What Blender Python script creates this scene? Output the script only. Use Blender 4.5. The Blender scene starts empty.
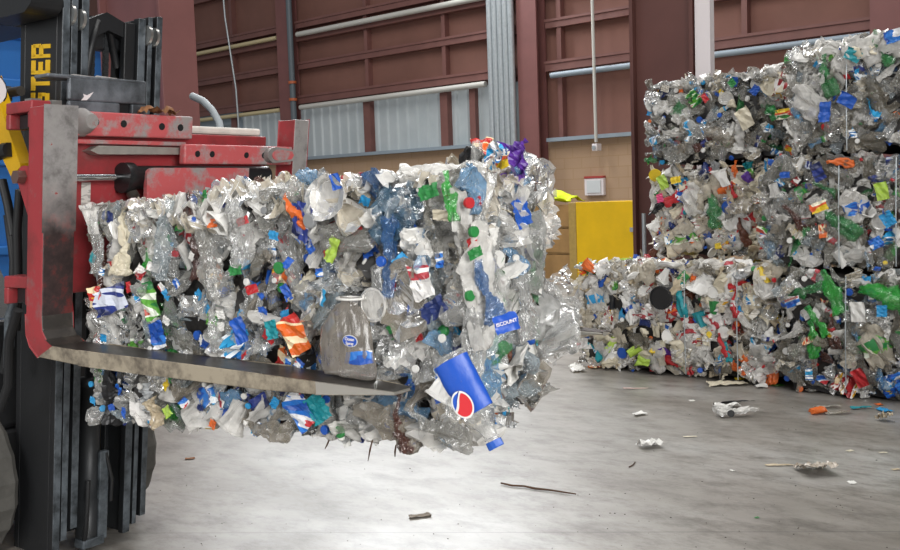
import bpy, math, random
import numpy as np
from mathutils import Vector, Matrix, Quaternion
random.seed(7); rng = np.random.default_rng(11)
SC = bpy.context.scene
COL = SC.collection
PI = math.pi

# ------------------------------------------------------------------ camera
CAMH = 1.38; AZ = math.radians(131.3); PITCH = math.atan(.08); ROLL = math.radians(1.95)
_Fh = np.array([math.cos(AZ), math.sin(AZ), 0]); _Rh = np.array([math.sin(AZ), -math.cos(AZ), 0]); _Z = np.array([0, 0, 1.])
CF = _Fh*math.cos(PITCH)-_Z*math.sin(PITCH); _U0 = _Fh*math.sin(PITCH)+_Z*math.cos(PITCH)
CR = math.cos(ROLL)*_Rh-math.sin(ROLL)*_U0; CU = math.cos(ROLL)*_U0+math.sin(ROLL)*_Rh
CC = np.array([0, 0, CAMH])
def ray(x, y): return CF+CR*(x-450)/1000.-CU*(y-275)/1000.
def at(x, y, n, c):
    """the point where the line of sight through a photo pixel meets the plane n.p = c"""
    d = ray(x, y); n = np.array(n, float); return CC+d*((c-n@CC)/(n@d))
def floor_at(x, y, z=0.): return at(x, y, (0, 0, 1), z)
cd = bpy.data.cameras.new('camera'); cam = bpy.data.objects.new('camera', cd); COL.objects.link(cam)
cd.sensor_width = 36; cd.lens = 40; cd.clip_end = 200
cam.matrix_world = Matrix(((CR[0], CU[0], -CF[0], 0), (CR[1], CU[1], -CF[1], 0), (CR[2], CU[2], -CF[2], CAMH), (0, 0, 0, 1)))
SC.camera = cam

# ------------------------------------------------------------------ materials
MATS = {}
def _new(name):
    m = bpy.data.materials.new(name); m.use_nodes = True
    nt = m.node_tree; b = nt.nodes['Principled BSDF']; MATS[name] = m
    return m, nt, b
def rgb(h):
    h = h.lstrip('#'); c = [int(h[i:i+2], 16)/255 for i in (0, 2, 4)]
    return tuple((x/12.92 if x <= .04045 else ((x+.055)/1.055)**2.4) for x in c)+(1,)
def objvec(nt, scale=1., rnd=True):
    tc = nt.nodes.new('ShaderNodeTexCoord')
    if not rnd: return tc.outputs['Object']
    oi = nt.nodes.new('ShaderNodeObjectInfo'); ml = nt.nodes.new('ShaderNodeMath'); ml.operation = 'MULTIPLY'; ml.inputs[1].default_value = 37.
    nt.links.new(oi.outputs['Random'], ml.inputs[0])
    ad = nt.nodes.new('ShaderNodeVectorMath'); ad.operation = 'ADD'
    nt.links.new(tc.outputs['Object'], ad.inputs[0]); nt.links.new(ml.outputs[0], ad.inputs[1])
    return ad.outputs[0]
def noise(nt, vec, scale, detail=4, rough=.6):
    n = nt.nodes.new('ShaderNodeTexNoise'); n.inputs['Scale'].default_value = scale; n.inputs['Detail'].default_value = detail
    n.inputs['Roughness'].default_value = rough
    if vec is not None: nt.links.new(vec, n.inputs['Vector'])
    return n.outputs['Fac']
def ramp(nt, fac, stops, const=False):
    r = nt.nodes.new('ShaderNodeValToRGB'); cr = r.color_ramp
    if const: cr.interpolation = 'CONSTANT'
    while len(cr.elements) < len(stops): cr.elements.new(.5)
    for e, (p, c) in zip(cr.elements, stops): e.position = p; e.color = c
    nt.links.new(fac, r.inputs['Fac']); return r.outputs['Color']
def bump(nt, b, h, strength=.4, dist=.01):
    bn = nt.nodes.new('ShaderNodeBump'); bn.inputs['Strength'].default_value = strength; bn.inputs['Distance'].default_value = dist
    nt.links.new(h, bn.inputs['Height']); nt.links.new(bn.outputs['Normal'], b.inputs['Normal'])
def mat(name, col, rough=.5, metal=0., spec=.5, var=.0, vs=20., bmp=0., bs=60.):
    m, nt, b = _new(name); c = rgb(col) if isinstance(col, str) else col
    b.inputs['Base Color'].default_value = c; b.inputs['Roughness'].default_value = rough; b.inputs['Metallic'].default_value = metal
    b.inputs['Specular IOR Level'].default_value = spec
    if var or bmp: v = objvec(nt)
    if var:
        n = noise(nt, v, vs, 6)
        dk = tuple(x*(1-var) for x in c[:3])+(1,); lt = tuple(min(1, x*(1+var)) for x in c[:3])+(1,)
        nt.links.new(ramp(nt, n, [(.3, dk), (.7, lt)]), b.inputs['Base Color'])
    if bmp: bump(nt, b, noise(nt, v, bs, 3), bmp, .006)
    return m
def mat_worn(name, c1, c2, lo=.45, hi=.6, scale=9., rough=.45, metal2=.6, dirt=None):
    """paint C1 worn through to C2"""
    m, nt, b = _new(name); v = objvec(nt)
    n = noise(nt, v, scale, 8, .7)
    col = ramp(nt, n, [(lo, rgb(c1)), (hi, rgb(c2))])
    if dirt:
        mx = nt.nodes.new('ShaderNodeMix'); mx.data_type = 'RGBA'
        nt.links.new(ramp(nt, noise(nt, v, 4.3, 6, .65), [(.45, (0, 0, 0, 1)), (.7, (.8, .8, .8, 1))]), mx.inputs['Factor'])
        nt.links.new(col, mx.inputs['A']); mx.inputs['B'].default_value = rgb(dirt); col = mx.outputs['Result']
    nt.links.new(col, b.inputs['Base Color'])
    nt.links.new(ramp(nt, n, [(lo, (0, 0, 0, 1)), (hi, (metal2,)*3+(1,))]), b.inputs['Metallic'])
    b.inputs['Roughness'].default_value = rough
    bump(nt, b, noise(nt, v, 70, 4), .12, .004)
    return m
def mat_clear(name, tint, a0=.25, a1=.85, rough=.14, bs=36., bst=.22, ior=1.5):
    """thin crinkled plastic: seen through where it faces the eye, whiter where it turns away"""
    m, nt, b = _new(name); v = objvec(nt)
    n = noise(nt, v, 26., 4)
    c = rgb(tint); nt.links.new(ramp(nt, n, [(.3, tuple(x*.6 for x in c[:3])+(1,)), (.65, c)]), b.inputs['Base Color'])
    b.inputs['Roughness'].default_value = rough; b.inputs['Specular IOR Level'].default_value = .9
    lw = nt.nodes.new('ShaderNodeLayerWeight'); lw.inputs['Blend'].default_value = .45
    mr = nt.nodes.new('ShaderNodeMapRange'); mr.inputs['To Min'].default_value = a0; mr.inputs['To Max'].default_value = a1
    nt.links.new(lw.outputs['Facing'], mr.inputs['Value']); nt.links.new(mr.outputs[0], b.inputs['Alpha'])
    st_ = nt.nodes.new('ShaderNodeMapping'); st_.inputs['Scale'].default_value = (1.2, 1.2, .3); nt.links.new(v, st_.inputs['Vector'])
    def ridge(sc_):
        q = nt.nodes.new('ShaderNodeMath'); q.operation = 'SUBTRACT'; q.inputs[1].default_value = .5; nt.links.new(noise(nt, st_.outputs[0], sc_, 2, .5), q.inputs[0])
        a = nt.nodes.new('ShaderNodeMath'); a.operation = 'ABSOLUTE'; nt.links.new(q.outputs[0], a.inputs[0]); return a.outputs[0]
    sm = nt.nodes.new('ShaderNodeMath'); sm.operation = 'ADD'; nt.links.new(ridge(bs*.6), sm.inputs[0]); nt.links.new(ridge(bs*1.7), sm.inputs[1])
    bump(nt, b, sm.outputs[0], bst, .022)
    gl = nt.nodes.new('ShaderNodeBsdfGlossy'); gl.inputs['Roughness'].default_value = rough; gl.inputs['Color'].default_value = (1, 1, 1, 1)
    fr = nt.nodes.new('ShaderNodeFresnel'); fr.inputs['IOR'].default_value = ior
    bn = [n_ for n_ in nt.nodes if n_.type == 'BUMP'][0]
    nt.links.new(bn.outputs['Normal'], gl.inputs['Normal']); nt.links.new(bn.outputs['Normal'], fr.inputs['Normal'])
    b.inputs['Specular IOR Level'].default_value = .1; b.inputs['Roughness'].default_value = .5
    mix = nt.nodes.new('ShaderNodeMixShader'); out = [n_ for n_ in nt.nodes if n_.type == 'OUTPUT_MATERIAL'][0]
    nt.links.new(fr.outputs[0], mix.inputs[0]); nt.links.new(b.outputs[0], mix.inputs[1]); nt.links.new(gl.outputs[0], mix.inputs[2]); nt.links.new(mix.outputs[0], out.inputs['Surface'])
    return m
def mat_print(name, cols, scale=17., rough=.35, stretch=(.3, .3, 1.3)):
    """a printed wrapper: flat patches of a few inks"""
    m, nt, b = _new(name); v = objvec(nt)
    mp = nt.nodes.new('ShaderNodeMapping'); mp.inputs['Scale'].default_value = stretch; nt.links.new(v, mp.inputs['Vector'])
    n = noise(nt, mp.outputs[0], scale, 1.5, .5)
    k = len(cols); pos = [0]+[.36+.28*i/(k-1) for i in range(1, k)] if k > 1 else [0]
    nt.links.new(ramp(nt, n, [(p, rgb(c)) for p, c in zip(pos, cols)], True), b.inputs['Base Color'])
    b.inputs['Roughness'].default_value = rough
    bump(nt, b, noise(nt, v, 40, 3), .35, .006)
    return m

# ------------------------------------------------------------------ mesh builder
class MB:
    def __init__(s): s.v = []; s.f = []; s.m = []; s.sm = []
    def add(s, verts, faces, mi=0, smooth=False):
        o = len(s.v); s.v += [tuple(map(float, p)) for p in verts]
        s.f += [tuple(i+o for i in f) for f in faces]; s.m += [mi]*len(faces); s.sm += [smooth]*len(faces); return s
    def box(s, a, b, mi=0, mis=None):
        x0, y0, z0 = a; x1, y1, z1 = b
        v = [(x0,y0,z0),(x1,y0,z0),(x1,y1,z0),(x0,y1,z0),(x0,y0,z1),(x1,y0,z1),(x1,y1,z1),(x0,y1,z1)]
        f = [(0,3,2,1),(4,5,6,7),(0,1,5,4),(1,2,6,5),(2,3,7,6),(3,0,4,7)]   # -z +z -y +x +y -x
        o = len(s.f); s.add(v, f, mi)
        if mis:
            for k, q in mis.items(): s.m[o+k] = q
        return s
    def hexa(s, v, mi=0):
        return s.add(v, [(0,3,2,1),(4,5,6,7),(0,1,5,4),(1,2,6,5),(2,3,7,6),(3,0,4,7)], mi)
    def tube(s, path, r, n=10, mi=0, caps=True):
        P = [np.array(p, float) for p in path]; rr = r if isinstance(r, (list, tuple)) else [r]*len(P)
        vs = []; prev = None
        for i, p in enumerate(P):
            t = P[min(i+1, len(P)-1)]-P[max(i-1, 0)]; t = t/np.linalg.norm(t)
            if prev is None:
                a = np.array([0, 0, 1.]) if abs(t[2]) < .9 else np.array([1., 0, 0])
                u = np.cross(t, a)
            else: u = prev-t*(prev@t)
            u /= np.linalg.norm(u); prev = u; w = np.cross(t, u)
            for k in range(n):
                an = 2*PI*k/n; vs.append(p+rr[i]*(math.cos(an)*u+math.sin(an)*w))
        fs = [(i*n+k, i*n+(k+1) % n, (i+1)*n+(k+1) % n, (i+1)*n+k) for i in range(len(P)-1) for k in range(n)]
        s.add(vs, fs, mi, True)
        if caps: s.add(vs[:n], [tuple(range(n-1, -1, -1))], mi); s.add(vs[-n:], [tuple(range(n))], mi)
        return s
    def prism(s, poly, axis, c0, c1, mi=0, side=None):
        """a polygon given in the two other axes (in xyz order), extruded along AXIS from c0 to c1"""
        def put(p, c):
            q = list(p); q.insert('xyz'.index(axis), c); return q
        n = len(poly); v = [put(p, c0) for p in poly]+[put(p, c1) for p in poly]
        s.add(v, [tuple(range(n-1, -1, -1)), tuple(range(n, 2*n))], mi)
        s.add(v, [(k, (k+1) % n, n+(k+1) % n, n+k) for k in range(n)], mi if side is None else side)
        return s
    def build(s, name, mats, parent=None, fn=None, bevel=0., kind=None):
        me = bpy.data.meshes.new(name)
        v = [tuple(fn(*p)) for p in s.v] if fn else s.v
        me.from_pydata(v, [], s.f)
        for m in (mats if isinstance(mats, (list, tuple)) else [mats]): me.materials.append(m)
        me.polygons.foreach_set('material_index', s.m); me.polygons.foreach_set('use_smooth', s.sm)
        me.update()
        import bmesh
        bm = bmesh.new(); bm.from_mesh(me); bmesh.ops.recalc_face_normals(bm, faces=bm.faces); bm.to_mesh(me); bm.free()
        o = bpy.data.objects.new(name, me); COL.objects.link(o)
        if parent is not None: o.parent = parent
        if bevel:
            md = o.modifiers.new('edge', 'BEVEL'); md.width = bevel; md.segments = 2; md.limit_method = 'ANGLE'
        if kind: o['kind'] = kind
        return o
def tag(o, label, cat, group=None):
    o['label'] = label; o['category'] = cat
    if group: o['group'] = group
    return o
def empty(name, loc, rz=0):
    o = bpy.data.objects.new(name, None); COL.objects.link(o); o.location = loc; o.rotation_euler = (0, 0, rz); o.empty_display_size = .1
    return o

# ------------------------------------------------------------------ setting
WY = 16.
maroon = mat('maroon_panel', '#7d564b', .75, var=.10, vs=1.2, bmp=.25, bs=8.)
maroon_d = mat('maroon_steel', '#77504a', .6, var=.12, vs=3.)
maroon_c = mat('maroon_column', '#7c504d', .55, var=.10, vs=2.5)
block = None
def m_block():
    m, nt, b = _new('concrete_block'); tc = nt.nodes.new('ShaderNodeTexCoord')
    br = nt.nodes.new('ShaderNodeTexBrick'); mp = nt.nodes.new('ShaderNodeMapping'); mp.inputs['Rotation'].default_value = (PI/2, 0, 0)
    nt.links.new(tc.outputs['Object'], mp.inputs['Vector']); nt.links.new(mp.outputs[0], br.inputs['Vector'])
    br.inputs['Color1'].default_value = rgb('#b2957a'); br.inputs['Color2'].default_value = rgb('#ad9074'); br.inputs['Mortar'].default_value = rgb('#a88a69')
    br.inputs['Scale'].default_value = 1.; br.inputs['Brick Width'].default_value = .4; br.inputs['Row Height'].default_value = .2; br.inputs['Mortar Size'].default_value = .008
    nt.links.new(br.outputs['Color'], b.inputs['Base Color']); b.inputs['Roughness'].default_value = .85
    bump(nt, b, noise(nt, tc.outputs['Object'], 30, 4), .2, .01)
    return m
def m_panel():
    m, nt, b = _new('translucent_sheet'); v = objvec(nt, rnd=False)
    nt.links.new(ramp(nt, noise(nt, v, 1.3, 3), [(.3, rgb('#a4acae')), (.7, rgb('#b5bbbc'))]), b.inputs['Base Color'])
    b.inputs['Roughness'].default_value = .4
    b.inputs['Emission Color'].default_value = (.80, .90, 1, 1); b.inputs['Emission Strength'].default_value = .04
    return m
def m_floor():
    m, nt, b = _new('polished_concrete'); v = objvec(nt, rnd=False)
    mp = nt.nodes.new('ShaderNodeMapping'); mp.inputs['Scale'].default_value = (.7, 1.4, 1); mp.inputs['Rotation'].default_value = (0, 0, -.75); nt.links.new(v, mp.inputs['Vector'])
    n1 = noise(nt, mp.outputs[0], .8, 8, .62); n2 = noise(nt, mp.outputs[0], 5., 9, .78); n3 = noise(nt, v, 45., 4, .7)
    c1 = ramp(nt, n1, [(.30, rgb('#625b52')), (.48, rgb('#86817a')), (.66, rgb('#a3a19d'))])
    mx = nt.nodes.new('ShaderNodeMix'); mx.data_type = 'RGBA'; mx.blend_type = 'MULTIPLY'; mx.inputs['Factor'].default_value = 1
    nt.links.new(c1, mx.inputs['A']); nt.links.new(ramp(nt, n2, [(.33, (.42, .40, .37, 1)), (.54, (1, 1, 1, 1))]), mx.inputs['B'])
    mx2 = nt.nodes.new('ShaderNodeMix'); mx2.data_type = 'RGBA'; mx2.blend_type = 'MULTIPLY'; mx2.inputs['Factor'].default_value = 1
    nt.links.new(mx.outputs['Result'], mx2.inputs['A']); nt.links.new(ramp(nt, n3, [(.27, (.7, .69, .66, 1)), (.42, (1, 1, 1, 1))]), mx2.inputs['B'])
    col = mx2.outputs['Result']
    # saw-cut joints
    for (pa, pb, wdt, amt) in (((150, 533), (675, 532), .008, .45), ((560, 437), (700, 465), .007, .65)):
        A = floor_at(*pa)[:2]; B = floor_at(*pb)[:2]; d = (B-A)/np.linalg.norm(B-A); nn = np.array([-d[1], d[0]])
        dt = nt.nodes.new('ShaderNodeVectorMath'); dt.operation = 'DOT_PRODUCT'; dt.inputs[1].default_value = (nn[0], nn[1], 0); nt.links.new(v, dt.inputs[0])
        sb = nt.nodes.new('ShaderNodeMath'); sb.operation = 'SUBTRACT'; sb.inputs[1].default_value = float(nn@A); nt.links.new(dt.outputs['Value'], sb.inputs[0])
        ab = nt.nodes.new('ShaderNodeMath'); ab.operation = 'ABSOLUTE'; nt.links.new(sb.outputs[0], ab.inputs[0])
        lt = nt.nodes.new('ShaderNodeMath'); lt.operation = 'LESS_THAN'; lt.inputs[1].default_value = wdt/2; nt.links.new(ab.outputs[0], lt.inputs[0])
        ms = nt.nodes.new('ShaderNodeMath'); ms.operation = 'MULTIPLY'; ms.inputs[1].default_value = 1-amt; nt.links.new(lt.outputs[0], ms.inputs[0])
        m3 = nt.nodes.new('ShaderNodeMix'); m3.data_type = 'RGBA'; nt.links.new(ms.outputs[0], m3.inputs['Factor']); nt.links.new(col, m3.inputs['A']); m3.inputs['B'].default_value = rgb('#3a3733')
        col = m3.outputs['Result']
    nt.links.new(col, b.inputs['Base Color'])
    nt.links.new(ramp(nt, n1, [(.3, (.5,)*3+(1,)), (.7, (.30,)*3+(1,))]), b.inputs['Roughness'])
    b.inputs['Specular IOR Level'].default_value = .9
    bump(nt, b, n2, .05, .01)
    return m
galv = mat('galvanised', '#b9bfc2', .35, .5, var=.1)
pale_pipe = mat('pale_pipe', '#c4c2bb', .45)
yellow_pipe = mat('cream_pipe', '#cdbd94', .5)
blue_pipe = mat('blue_grey_pipe', '#8e9aa4', .5)
dark_pipe = mat('slate_pipe', '#5d666c', .45)
white_p = mat('white_paint', '#e4dcdc', .5)

MB().box((-50, -10, -.2), (14, WY+.3, 0)).build('floor', m_floor(), kind='structure')
w = MB(); w.box((-50, WY, 2.37), (14, WY+.3, 11)); w.build('wall_back', maroon, kind='structure')
w = MB(); w.box((-50, WY-.06, 0), (14, WY+.3, 2.33)); o = w.build('wall_back_base', m_block(), kind='structure')
sheet = m_panel()
SX = lambda x, off: x*(WY-off)/WY                                   # measured on the wall plane, moved to a plane OFF nearer
SZ = lambda z, off: CAMH+(z-CAMH)*(WY-off)/WY
COLX = [SX(x, .35) for x in (-27.1, -19.22, -11.85, -4.95, 2.6)]
# girts and rails: full-length horizontal steel, one object each
for z0, h, dep, mm in ((2.33, .07, .22, blue_pipe), (3.66, .16, .20, maroon_d), (4.47, .14, .16, maroon_d), (5.12, .13, .2, maroon_d), (5.42, .14, .2, maroon_d), (6.6, .14, .16, maroon_d), (7.6, .14, .16, maroon_d)):
    b = MB()
    for a, c in zip(COLX[:-1], COLX[1:]): b.box((a+.3, WY-dep, z0), (c-.3, WY, z0+h)); b.box((a+.3, WY-dep-.02, z0+h-.02), (c-.3, WY-dep+.02, z0+h+.03)) if mm is maroon_d else None
    b.build('trim_1' if mm is blue_pipe else 'trim_girt', mm, kind='structure')
# bracing posts between the girts
for i, x in enumerate((-21.05, -23.0, -16.2, -13.9, -11.0, -7.3, -13.15)):
    b = MB(); t = .05
    if x != -13.15 and x != -11.0: b.box((x-t, WY-.14, 3.7), (x+t, WY, 8))
    if x in (-16.2, -13.9, -21.05, -13.15): b.box((x-.1 if x != -13.15 else x-.05, WY-.2, 2.36), (x+.1, WY, 3.6))
    if x in (-11.0,): b.box((x-t, WY-.14, 2.4), (x+t, WY, 8))
    b.build('trim_post', maroon_d, kind='structure')
# pale corrugated sheets
nwin = 0
for a, c in ((-19.0, -16.36), (-16.22, -14.02), (-13.9, -11.9), (-22.5, -21.1), (-21.0, -19.3)):
    nwin += 1; b = MB(); x = a; pts = []
    while x < c-.01:
        for dx, dy in ((0, 0), (.16, 0), (.19, -.04), (.25, -.04), (.28, 0)): pts.append((min(x+dx, c), WY-.05+dy))
        x += .30
    v = [(p[0], p[1], 2.39) for p in pts]+[(p[0], p[1], 3.56) for p in pts]; n = len(pts)
    b.add(v, [(i, i+1, n+i+1, n+i) for i in range(n-1)])
    b.build('window_%d' % nwin, sheet, kind='structure')
# wall columns (H sections)
for x, wd in zip(COLX, (.42, .40, .46, .75, .5)):
    b = MB(); hw = wd/2
    b.box((x-hw, WY-.36, 0), (x+hw, WY-.32, 11)); b.box((x-.02, WY-.33, 0), (x+.02, WY-.05, 11)); b.box((x-hw, WY-.08, 0), (x+hw, WY-.04, 11))
    b.build('column_wall', maroon_c, kind='structure')
# heavy inside columns
def hcol(x0, x1, y0, y1, name, m=None):
    """H column seen on its web and flange: flanges lie at x0 and x1"""
    b = MB(); t = .035
    b.box((x0, y0, 0), (x0+t, y1, 9)); b.box((x1-t, y0, 0), (x1, y1, 9)); b.box((x0+t, y0+.06, 0), (x1-t, y0+.10, 9))
    b.build(name, m or maroon_c, kind='structure', bevel=.004)
hcol(-4.9, -4.26, 8.2, 8.6, 'column_inner', mat('brown_column', '#5f3c36', .5, var=.1, vs=2.5))
COL1Y = at(197, 60, (1, 0, 0), -6.87)[1]
hcol(-7.77, -6.87, 4.5, COL1Y, 'column_red')
MB().box((-4.245, 8.22, 1.2), (-4.10, 8.30, 9)).build('trim_white_post', white_p, kind='structure')
b = MB(); b.tube([(-4.75, 8.15, 0.02), (-4.75, 8.15, 1.15)], .02, 8); b.build('trim_guard_post', galv, kind='structure')

def wallpipe(name, z, x0, x1, r, m, label, cat='pipe'):
    z = SZ(z, .27); o = MB().tube([(x0, WY-.27, z), (x1, WY-.27, z)], r, 10); bb = o.build(name, m)
    return tag(bb, label, cat)
wallpipe('pipe', 5.33, -18.35, -11.9, .06, pale_pipe, 'upper long pale pipe running level across the middle bay of the maroon wall')
wallpipe('pipe', 3.6, -18.35, -12.7, .06, pale_pipe, 'pale pipe along the top edge of the grey corrugated wall sheets')
wallpipe('pipe', 5.35, -26.2, -19.1, .05, yellow_pipe, 'upper cream pipe on the maroon wall beyond the red column')
wallpipe('pipe', 3.6, -26.2, -19.1, .05, yellow_pipe, 'lower cream pipe just above the sheets beside the red column')
wallpipe('pipe', 3.6, -11.1, -5.2, .055, blue_pipe, 'blue-grey pipe crossing the maroon wall behind the tall bale stack')
# upright pipes
o = MB().tube([(-18.45, WY-.4, 0), (-18.45, WY-.4, 9)], .07, 12).build('standpipe', dark_pipe)
tag(o, 'slate grey upright pipe fixed beside the wall column with orange collars', 'pipe')
orange = mat('orange_collar', '#b8603a', .5)
for z in (3.75, 4.15): MB().tube([(-18.45, WY-.4, z-.03), (-18.45, WY-.4, z+.03)], .10, 12).build('collar', orange, o)
cb = ['outermost conduit of the upright bundle, on the side of the corrugated sheets', 'second conduit of the upright bundle counted from the corrugated sheets', 'third conduit of the upright bundle counted from the corrugated sheets', 'fourth conduit of the upright bundle, next to the wall column', 'innermost conduit of the upright bundle, closest to the maroon wall column']
for i in range(5):
    x = SX(-12.77+i*.134, .42)
    o = MB().tube([(x, WY-.42, 0), (x, WY-.42, 9)], .062, 12).build('conduit', galv)
    tag(o, cb[i], 'conduit', 'galvanised conduits in the upright bundle')
b = MB().tube([(-10.04, WY-.42, 2.25), (-10.08, WY-.42, 9)], .03, 8); o = b.build('drop_conduit', pale_pipe); tag(o, 'thin grey conduit dropping to the small box on the block wall', 'conduit')
b = MB().box((-10.11, WY-.46, 2.09), (-10.0, WY-.3, 2.22)); o = b.build('junction_box', white_p, bevel=.01); tag(o, 'small white electrical box on block wall below the thin conduit', 'electrical box')
MB().tube([(-10.06, WY-.46, 2.15), (-10.06, WY-.48, 2.15)], .04, 12).build('cover', galv, o)
b = MB().box((-10.5, WY-.14, 1.28), (-10.08, WY-.06, 1.60)); o = b.build('switch_plate', white_p, bevel=.01); tag(o, 'wide white wall box with red top strip above the yellow bin', 'electrical box')
MB().box((-10.5, WY-.15, 1.60), (-10.08, WY-.06, 1.64)).build('strip', mat('red_strip', '#a8423c', .5), o)
MB().box((-10.44, WY-.155, 1.33), (-10.14, WY-.13, 1.56)).build('cover', mat('pale_cover', '#cfd3d4', .5), o)
# small clips and hanging wire on the wall
o = MB().tube([(-21.0, WY-.45, 9), (-20.85, WY-.45, 6), (-20.55, WY-.45, 4.2), (-20.5, WY-.45, 2.6)], .025, 6).build('hanging_cable', galv); tag(o, 'pale cable hanging down the wall beyond the red column', 'cable')
# louvre beside red column
p0 = at(200, 117, (0, 1, 0), WY-.1); p1 = at(243, 131, (0, 1, 0), WY-.1)
o = MB().box((p0[0], WY-.16, p1[2]-.2), (p1[0], WY-.07, p0[2])).build('wall_louvre', blue_pipe); tag(o, 'pale grey louvred panel low on the wall beside the red column', 'louvre')
MB().box((p0[0]+.3, WY-.17, p1[2]-.15), (p1[0]-.3, WY-.15, p0[2]-.3)).build('opening', mat('louvre_dark', '#7d868b', .6), o)

# ------------------------------------------------------------------ yellow bin, crates, vest
yel = mat('yellow_paint', '#f0c20a', .45, var=.08, vs=3.); tan_e = mat('tan_edge', '#b89a55', .6, var=.1)
ybin = empty('yellow_bin', (-7.6, 12.4, 0)); tag(ybin, 'tall yellow steel bin standing before the block wall behind the bales', 'bin')
L = lambda x, y, z: (x+7.6, y-12.4, z)
b = MB(); b.box((-8.10, 12, 0), (-7.12, 12.05, 1.215)); b.build('front_panel', yel, ybin, L, .006)
b = MB(); b.box((-8.23, 12, 0), (-8.105, 12.9, 1.21)); b.build('side_panel', tan_e, ybin, L, .006)
b = MB(); b.box((-7.16, 12.055, 0), (-7.12, 12.9, 1.21)); b.build('side_panel', yel, ybin, L, .006)
b = MB(); b.box((-8.10, 12.86, 0), (-7.17, 12.9, 1.21)); b.build('back_panel', yel, ybin, L, .006)
b = MB(); b.tube([(-7.14, 11.97, .82), (-7.06, 11.97, .82)], .025, 8); b.box((-7.2, 11.97, .79), (-7.1, 12, .85)); b.build('latch', galv, ybin, L)
card = mat('cardboard', '#b08a58', .8, var=.12, vs=6.)
for i, (z0, z1) in enumerate(((0, .45), (.46, .83), (.84, 1.17))):
    b = MB(); x0, x1 = -9.1, -8.25
    b.box((x0, 12.1, z0+.01), (x1, 12.13, z1)); b.box((x1-.03, 12.13, z0+.01), (x1, 12.9, z1)); b.box((x0, 12.13, z0+.01), (x0+.03, 12.9, z1))
    b.box((x0, 12.1, z0), (x1, 12.9, z0+.02)); b.box((x0+.02, 12.12, z0), (x0+.08, 12.2, z1)); b.box((x1-.08, 12.12, z0), (x1-.02, 12.2, z1)); b.box((x0, 12.87, z0), (x1, 12.9, z1))
    o = b.build('wooden_crate', card)
    tag(o, ['brown wooden crate on the floor, bottom of the pile beside the yellow bin', 'brown wooden crate in the middle of the pile beside the yellow bin', 'brown wooden crate on top of the pile, carrying the bright yellow vest'][i], 'crate', 'brown crates beside the yellow bin')
def sheet_mesh(nx, ny, sx, sy, amp, seed, fold=1.):
    r = np.random.default_rng(seed); g = np.stack(np.meshgrid(np.linspace(-.5, .5, nx), np.linspace(-.5, .5, ny), indexing='ij'), -1).reshape(-1, 2)
    g = g*[sx, sy]; z = np.zeros(len(g)); S = max(sx, sy)
    for k in range(7):
        d = r.normal(size=2); d /= np.linalg.norm(d); fq = r.uniform(1.5, 6)/S*(1+k*.3); ph = r.uniform(0, 9)
        t = (g@d)*fq+ph; z += amp/(1+k*.45)*(np.abs((t % 2)-1)*2-1)
    v = np.column_stack([g, z]); v[:, :2] += r.normal(size=g.shape)*S*.012
    edge = np.abs(g[:, 0]) > .42*sx; v[:, 0] -= .05*sx*r.random(len(g))*np.sign(g[:, 0])*edge
    f = [(i*ny+j, (i+1)*ny+j, (i+1)*ny+j+1, i*ny+j+1) for i in range(nx-1) for j in range(ny-1)]
    return v, f
vestm = mat('hi_vis_yellow', '#d9ee10', .7, var=.1, vs=8.)
v, f = sheet_mesh(14, 12, .85, .7, .018, 4); v[:, 2] += .13*np.exp(-((v[:, 0]-.08)/.24)**2)+.03*np.sin(v[:, 1]*14)
v[:, 2] -= v[:, 2].min()
o = MB().add(v, f, 0, True).build('safety_vest', vestm); o.location = (-8.80, 12.35, 1.18); md = o.modifiers.new('t', 'SOLIDIFY'); md.thickness = .012
tag(o, 'crumpled fluorescent yellow vest lying on the top wooden crate', 'vest')
b = MB().tube([(-8.70, 11.98, 0), (-8.70, 11.98, 1.72)], .025, 8); o = b.build('steel_rod', galv); tag(o, 'grey steel rod standing upright in front of the wooden crates', 'rod')

# ------------------------------------------------------------------ forklift
FT = math.radians(5.1); K = .92
_d0 = ray(61, 345); FO = CC+_d0*3.22; FO[2] = 0
fex = np.array([math.cos(FT), math.sin(FT), 0]); fey = np.array([-math.sin(FT), math.cos(FT), 0])
def FB(x, y, z): return (x*K, y*K, .11+z*K)                        # body frame of the truck
def FM(x, y, z): return FB(x+.147*(z-1.74), y, z)                  # mast and carriage lean with the tilted mast
def fw(x, y, z):                                                   # a truck-frame point in the world
    a = FB(x, y, z); return FO+fex*a[0]+fey*a[1]+_Z*a[2]
fk = empty('forklift', FO, FT)
tag(fk, 'red and black forklift with raised mast, its forks clamping a bale of bottles', 'forklift')
red = mat_worn('red_paint', '#9c3338', '#846a68', .55, .74, 7., .45, .2, '#5d2f2d')
redw = mat_worn('worn_red_paint', '#bd5658', '#a89f9d', .46, .60, 10., .5, .4)
steel = mat_worn('worn_steel', '#96928f', '#a0403e', .63, .66, 14., .42, 0., '#6b6562')
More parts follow.
